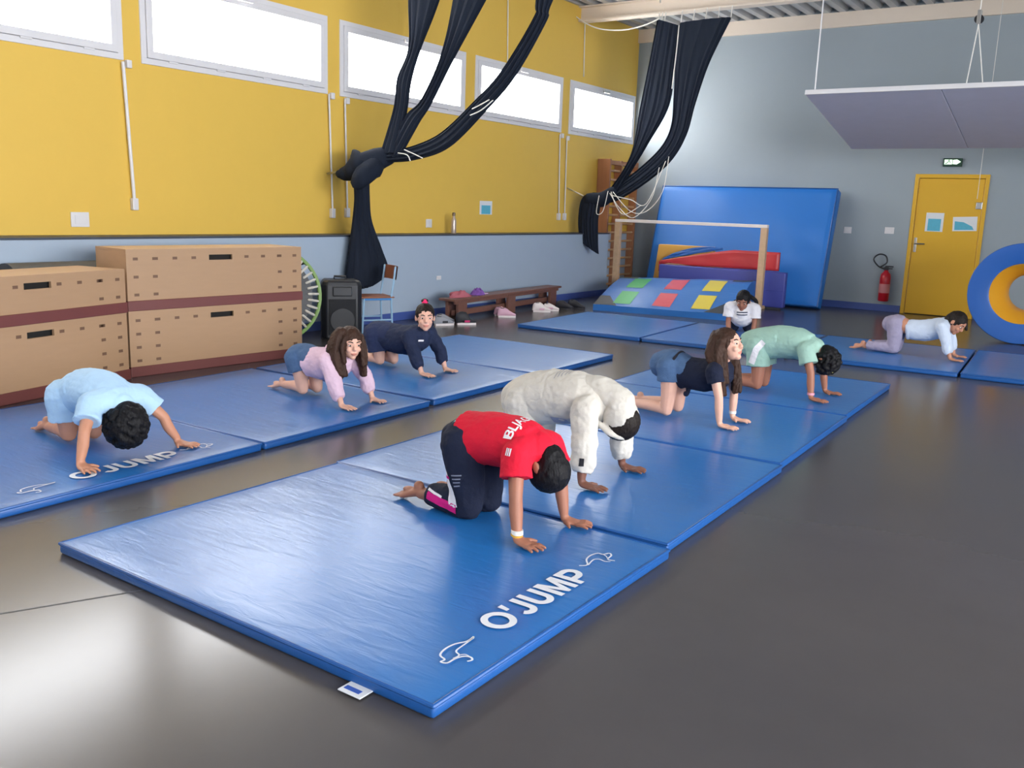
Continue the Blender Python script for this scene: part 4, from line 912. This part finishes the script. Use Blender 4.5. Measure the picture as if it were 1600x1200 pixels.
for k in range(4): ribbon(mb, [(-.012+.004*k, -.5, .205-.016*k), (.038-.002*k, -.5, .213-.016*k)], .006, 5)
project(mb, bo, (0, 1, 0), .003).build('crest', gy, bo)
project(MB().add(*grid(6, 3, lambda a_, b_: (-.088+.035*a_, -.07+.14*b_, .6))), bo, (0, 0, -1), .004).build('mint_waistband', cloth('mint', s2l(140, 190, 185)), bo)
wb_ = wristband(o, J, 'R', mat('watch_white', s2l(230, 228, 222), .4), 'wristwatch', .052, .026); 
MB().tube([(J['hR'][0]-.044, J['hR'][1], .036), (J['hR'][0]-.042, J['hR'][1], .045)], .0265, 14, 'flat').build('yellow_band', mat('band_yellow', s2l(215, 165, 60), .5), wb_, True)

# 2 cream hooded
J = J_((.0, .355), (.50, -.215, .50, .215), (.0, -.085, .0, .085), dict(R=(-.46, -.08), L=(-.44, .10)),
       spine=[(-.055, .345, .095, .095), (.03, .375, .128, .105), (.16, .405, .125, .105), (.30, .415, .132, .098), (.40, .39, .122, .08), (.44, .395, .065, .055)],
       sR=(.415, -.14, .375), sL=(.415, .14, .375), eR=(.455, -.195, .20), eL=(.46, .19, .20), neck=(.445, 0, .40), head=(.525, .0, .325), face=(-.78, 0, -.6), crown=(.62, 0, -.78), fR=.0, fL=.1, eyes=False, hs=1.03)
cr_ = cloth('cream', s2l(204, 198, 188), .2)
o, to, bo, ho, hp, AX = person((-2.6, 4.02, ZT), 0, J, 'deep', dict(name='hoodie', mat=cr_, len='long', off=.026, sag=.03, wr=.007, **{'from': 1}), dict(name='jogging_trousers', mat=cr_, len='long', off=.026, to=2, cuff=.85),
                               dict(type='short', col='dark', thick=.012), 'person in cream hoodie with hood up, on all fours behind red shirt', 1.04)
q = MB(); q.ell(hp(-.028, 0, -.004), (.094, .094, .098), AX, 24, 16); q.ell(hp(-.062, 0, -.05), (.065, .088, .075), AX); q.tube([V3((.36, 0, .46)), V3((.43, 0, .455)), hp(-.07, 0, -.06)], [.075, .08, .075], 16, sub=3)
q.tube([hp(.05, -.088, -.02), hp(.02, -.075, .062), hp(-.0, 0, .098), hp(.02, .075, .062), hp(.05, .088, -.02)], .016, 10, sub=5)
link(remesh(q, 'hood', .0065, 3, (.005, 26)), 'hood', cr_, o)
mb = MB()
for k in range(5): ribbon(mb, [(.20+.016*k, -.10+.01*k, .7), (.19+.016*k, .08-.008*k, .7)], .003, 12, (0, 0, 1))
project(mb, to, (0, 0, -1), .003).build('back_print', cloth('grey_print', (0, 0, 0)), to)
project(MB().add(*grid(4, 4, lambda a_, b_: (.20+.10*a_, -.6, .235+.075*b_))), to, (0, 1, 0), .003).build('pocket', cloth('pocket_shade', s2l(160, 162, 178)), to)  # pocket of the cream hoodie, its shade put in as grey colour
project(MB().add(*grid(3, 3, lambda a_, b_: (.468+.022*a_, -.6, .125+.04*b_))), to, (0, 1, 0), .004).build('sleeve_badge', cloth('badge_black', (.02, .02, .025)), to)

# 3 navy T-shirt, denim shorts, looking up
J = J_((-.01, .345), (.44, -.13, .43, .13), (.0, -.085, .01, .08), dict(R=(-.45, -.03), L=(-.42, .14)),
       spine=[(-.085, .345, .085, .082), (-.01, .355, .108, .088), (.10, .330, .098, .078), (.22, .325, .108, .082), (.32, .355, .108, .075), (.345, .385, .055, .05)],
       sR=(.335, -.125, .36), sL=(.335, .125, .36), eR=(.385, -.135, .20), eL=(.385, .135, .20), neck=(.335, 0, .395), head=(.365, .0, .535), face=(.95, -.12, .22), crown=(-.22, 0, 1), fR=.05, fL=.05)
lk = [dict(pts=[(.30, -.06, .57), (.28, -.085, .47), (.33, -.10, .38), (.37, -.10, .29), (.385, -.09, .21)], r=.026, n=6, spread=.022), dict(pts=[(.30, .05, .57), (.28, .08, .47), (.34, .09, .38), (.40, .09, .30), (.41, .08, .22)], r=.026, n=5, spread=.02), dict(pts=[(.285, 0, .58), (.26, 0, .50), (.265, -.03, .43)], r=.04, n=4, spread=.02), dict(pts=[(.37, -.055, .50), (.385, -.075, .42), (.41, -.08, .33)], r=.018, n=3, spread=.015), dict(pts=[(.345, -.07, .56), (.335, -.085, .49), (.36, -.10, .40), (.40, -.09, .30)], r=.022, n=6, spread=.02), dict(pts=[(.36, .07, .50), (.40, .07, .40), (.43, .06, .30), (.435, .05, .22)], r=.024, n=6, spread=.022)]
o, to, bo, ho, hp, AX = person((-2.5, 5.65, ZT), 0, J, 'fair', dict(name='tshirt', mat=navy, len='short', frac=.42, off=.012, sag=.035, **{'from': 2}, hemx=.05), dict(name='denim_shorts', mat=denim, len='short', frac=.34, off=.014, to=2),
                               dict(type='long', col='brown', thick=.008, locks=lk), 'person with long brown hair, navy top and denim shorts, looking up', .95)
MB().tube([(.125, -.03, .215), (.13, -.045, .19), (.12, -.05, .175)], [.018, .014, .02], 10, sub=3).build('shirt_knot', navy, to, True)
MB().tube([(.035, -.10, .408), (.04, 0, .445), (.035, .10, .408)], .010, 8, sub=4).build('belt', cloth('belt', (.02, .02, .03)), bo, True)
wristband(o, J, 'L', mat('watch_white', (1, 1, 1)), 'bracelet', .06, .024)

# 4 green shirt and shorts
J = J_((-.02, .355), (.50, -.185, .50, .185), (.0, -.085, .0, .085), dict(R=(-.45, -.07), L=(-.45, .09)),
       spine=[(-.09, .36, .092, .092), (-.01, .378, .122, .098), (.13, .410, .118, .098), (.27, .412, .125, .092), (.355, .385, .12, .078), (.39, .385, .06, .052)],
       sR=(.375, -.135, .37), sL=(.375, .135, .37), eR=(.44, -.17, .20), eL=(.44, .17, .20), neck=(.39, 0, .385), head=(.475, .0, .305), face=(-.85, 0, -.5), crown=(.5, 0, -.85), fR=-.1, fL=.1, eyes=False)
gr_ = cloth('sage', s2l(152, 186, 172), .2)
o, to, bo, ho, hp, AX = person((-2.36, 7.03, ZT), 0, J, 'brown', dict(name='tshirt', mat=gr_, len='short', frac=.55, off=.020, sag=.025, **{'from': 1}), dict(name='shorts', mat=gr_, len='short', frac=.52, off=.022, to=2),
                               dict(type='curly', col='black', thick=.010, puff=.16, n=240, seed=5), 'person in sage green shirt and shorts on all fours, curly head down', 1.0)
mb = MB(); ribbon(mb, [(.045, -.5, .405), (.0, -.5, .34), (-.03, -.5, .225)], (.045, .055)); project(mb, bo, (0, 1, 0), .004).build('white_side_panel', wm, bo)
project(MB().add([(-.03+.06*u_, -.5, .3+.01*v_) for u_, v_ in ((0, 0), (1, 0), (1, 1), (0, 1))], [(0, 1, 2, 3)]), bo, (0, 1, 0), .005).build('panel_line', gr_, bo)
MB().tube([hp(-.04, -.05, .10), hp(-.02, 0, .125), hp(-.04, .05, .10)], .006, 8, sub=3).build('hair_band', mat('band_dull_yellow', s2l(180, 170, 90), .6), ho, True)
wristband(o, J, 'R', mat('bracelet_pink', s2l(220, 150, 165), .5), 'bracelet', .056, .027)

# 5 pale blue shirt, curly hair
J = J_((-.03, .265), (.53, -.29, .50, .29), (-.02, -.06, .03, .06), dict(R=(-.40, -.03), L=(-.34, .09)),
       spine=[(-.045, .245, .08, .08), (.015, .280, .100, .092), (.09, .312, .114, .094), (.21, .322, .122, .090), (.32, .300, .122, .08), (.37, .285, .065, .055)],
       sR=(.36, -.145, .285), sL=(.36, .145, .285), eR=(.44, -.235, .165), eL=(.43, .235, .165), neck=(.38, 0, .29), head=(.415, .0, .185), face=(-.97, 0, -.2), crown=(.22, 0, -.97), fR=-.1, fL=.35, eyes=False)
pb = cloth('pale_blue', s2l(176, 208, 236), .2)
o, to, bo, ho, hp, AX = person((-4.73, 2.70, ZT), 0, J, 'tan', dict(name='tshirt', mat=pb, len='short', frac=.6, off=.02, sag=.03, **{'from': 1}), dict(name='shorts', mat=pb, len='short', frac=.62, off=.024, to=2),
                               dict(type='curly', col='black', thick=.020, puff=.34, n=420, seed=8), 'person in pale blue shirt with bushy black curls by the boxes', 1.0)

# 6 pink hoodie girl
J = J_((-.06, .27), (.51, -.155, .50, .155), (-.01, -.055, .02, .055), dict(R=(-.37, -.02), L=(-.30, .08)),
       spine=[(-.115, .255, .082, .080), (-.05, .272, .105, .082), (.06, .262, .098, .075), (.19, .265, .108, .082), (.29, .29, .105, .072), (.325, .315, .055, .05)],
       sR=(.305, -.12, .295), sL=(.305, .12, .295), eR=(.40, -.145, .165), eL=(.41, .145, .165), neck=(.32, 0, .325), head=(.405, .0, .425), face=(.9, -.42, -.12), crown=(.05, 0, 1), fR=.0, fL=.0, hs=.97)
pk = cloth('pink', s2l(222, 190, 208), .25)
lk = [dict(pts=[(.33, -.06, .47), (.32, -.09, .37), (.35, -.11, .28), (.39, -.11, .20)], r=.034, n=7, spread=.026), dict(pts=[(.345, .06, .46), (.36, .085, .36), (.43, .08, .28), (.46, .07, .20)], r=.028, n=6, spread=.022), dict(pts=[(.31, 0, .46), (.28, -.03, .37), (.29, -.06, .29)], r=.04, n=4, spread=.02), dict(pts=[(.43, .065, .46), (.455, .07, .37), (.47, .06, .27)], r=.022, n=6, spread=.018), dict(pts=[(.375, -.055, .50), (.365, -.085, .42), (.385, -.10, .32), (.42, -.095, .22)], r=.030, n=9, spread=.026), dict(pts=[(.42, -.06, .47), (.415, -.085, .40), (.43, -.085, .30)], r=.018, n=4, spread=.014)]
o, to, bo, ho, hp, AX = person((-4.745, 4.42, ZT), 0, J, 'fair', dict(name='hoodie', mat=pk, len='long', off=.018, sag=.03, wr=.006, **{'from': 2}, hemx=.03), dict(name='denim_shorts', mat=denim, len='short', frac=.42, off=.016, to=2),
                               dict(type='long', col='brown', thick=.010, locks=lk), 'person in pink hoodie and denim shorts with long brown hair by boxes', .92)
q = MB().tube([(.29, -.075, .355), (.25, -.045, .37), (.235, 0, .375), (.25, .045, .37), (.29, .075, .355)], .030, 12, sub=4); link(remesh(q, 'hood', .0065, 3, (.005, 26)), 'hood', pk, o)

# 7 navy clad child looking at the camera
J = J_((-.07, .275), (.555, -.155, .55, .155), (-.03, -.055, .03, .055), dict(R=(-.44, -.04), L=(-.40, .08)),
       spine=[(-.13, .262, .088, .085), (-.06, .275, .110, .085), (.07, .262, .105, .088), (.22, .262, .118, .092), (.34, .29, .118, .08), (.375, .32, .06, .055)],
       sR=(.36, -.135, .30), sL=(.36, .135, .30), eR=(.45, -.155, .17), eL=(.46, .155, .17), neck=(.375, 0, .335), head=(.435, -.02, .465), face=(.72, -.68, -.05), crown=(0, 0, 1), fR=.0, fL=.0)
o, to, bo, ho, hp, AX = person((-5.17, 5.70, ZT), 0, J, 'fair', dict(name='sweatshirt', mat=cloth('navy_sweat', (.018, .026, .062)), len='long', off=.018, sag=.03, wr=.006, **{'from': 1}), dict(name='shorts', mat=cloth('navy_shorts', (.024, .034, .085)), len='short', frac=.66, off=.020, to=2),
                               dict(type='short', col='dark', thick=.007), 'person in navy sweatshirt on all fours facing the camera, hair tied up', .98)
MB().tube([hp(-.03, 0, .10), hp(-.035, 0, .118)], [.026, .022], 16).build('scrunchie', cloth('scrunchie', s2l(225, 50, 105)), ho, True)
MB().ell(hp(-.045, 0, .122), (.028, .030, .020), AX).build('bun', mat('hair_dark', (0, 0, 0)), ho, True)
MB().lathe([(.052, 0), (.060, .006), (.060, .04), (.050, .045)], (.385, 0, .335), 18).build('collar', cloth('navy_sweat', (0, 0, 0)), to, True)
project(MB().add(*grid(6, 2, lambda a_, b_: (.7, -.10+.06*a_, .262+.014*b_))), to, (-1, 0, 0), .003).build('chest_label', wm, to)

# 8 far child in white, facing the camera
J = J_((-.03, .29), (.46, -.13, .46, .13), (.0, -.08, .0, .08), dict(R=(-.42, -.07), L=(-.42, .07)),
       spine=[(-.10, .28, .09, .085), (-.02, .295, .11, .085), (.10, .285, .105, .082), (.24, .285, .12, .088), (.36, .30, .12, .078), (.395, .325, .06, .055)],
       sR=(.375, -.14, .31), sL=(.375, .14, .31), neck=(.40, 0, .34), head=(.455, .0, .415), face=(.85, -.15, -.42), crown=(.42, 0, .9), fR=.0, fL=.0, hs=1.0)
lk = [dict(pts=[(.38, .03, .47), (.34, .09, .44), (.31, .14, .40), (.30, .16, .34)], r=.028, n=3, spread=.012)]
fw = V3((-3.64, 10.0, 0)); rz8 = math.atan2(-.93, .34)
o, to, bo, ho, hp, AX = person((fw.x-.46*math.cos(rz8), fw.y-.46*math.sin(rz8), ZT), rz8, J, 'brown', dict(name='tshirt', mat=wm, len='short', frac=.62, off=.024, sag=.09, wr=.006, **{'from': 1}), dict(name='leggings', mat=navy, len='long', off=.010, to=1),
                               dict(type='short', col='black', thick=.010, locks=lk), 'person in white T-shirt crouching on far mat before the ramp', 1.0, True)
mb = MB()
for k in range(2): ribbon(mb, [(.9, -.06, .275-.028*k), (.9, .06, .28-.028*k)], .012, 8, (1, 0, 0))
project(mb, to, (-1, 0, 0), .004).build('chest_print', cloth('print_dark', (.03, .04, .08)), to)

# 9 lilac leggings
J = J_((-.01, .315), (.60, -.16, .585, .16), (.0, -.075, .0, .075), dict(R=(-.42, -.06), L=(-.38, .08)),
       spine=[(-.06, .30, .085, .082), (.01, .315, .105, .082), (.13, .275, .092, .072), (.27, .28, .105, .082), (.42, .32, .11, .075), (.465, .33, .058, .05)],
       sR=(.45, -.13, .325), sL=(.45, .13, .325), eR=(.515, -.15, .18), eL=(.51, .15, .18), neck=(.465, 0, .335), head=(.565, -.01, .375), face=(.72, -.3, -.62), crown=(.62, 0, .75), fR=.0, fL=.0)
lk = [dict(pts=[(.53, -.02, .46), (.49, -.03, .43), (.46, -.05, .39)], r=.03, n=4, spread=.015), dict(pts=[(.58, .05, .45), (.63, .06, .38), (.645, .05, .31)], r=.022, n=3, spread=.012)]
o, to, bo, ho, hp, AX = person((-1.98, 10.07, ZT), 0, J, 'tan', dict(name='long_sleeved_top', mat=cloth('white_blue', s2l(205, 216, 232)), len='long', off=.016, sag=.03, **{'from': 2}, hemx=-.01), dict(name='leggings', mat=cloth('lilac_grey', s2l(158, 150, 172)), len='long', off=.010, to=1, cuff=.9),
                               dict(type='long', col='dark', thick=.008, locks=lk), 'person in white top and lilac grey leggings on far right mat', .98, True)
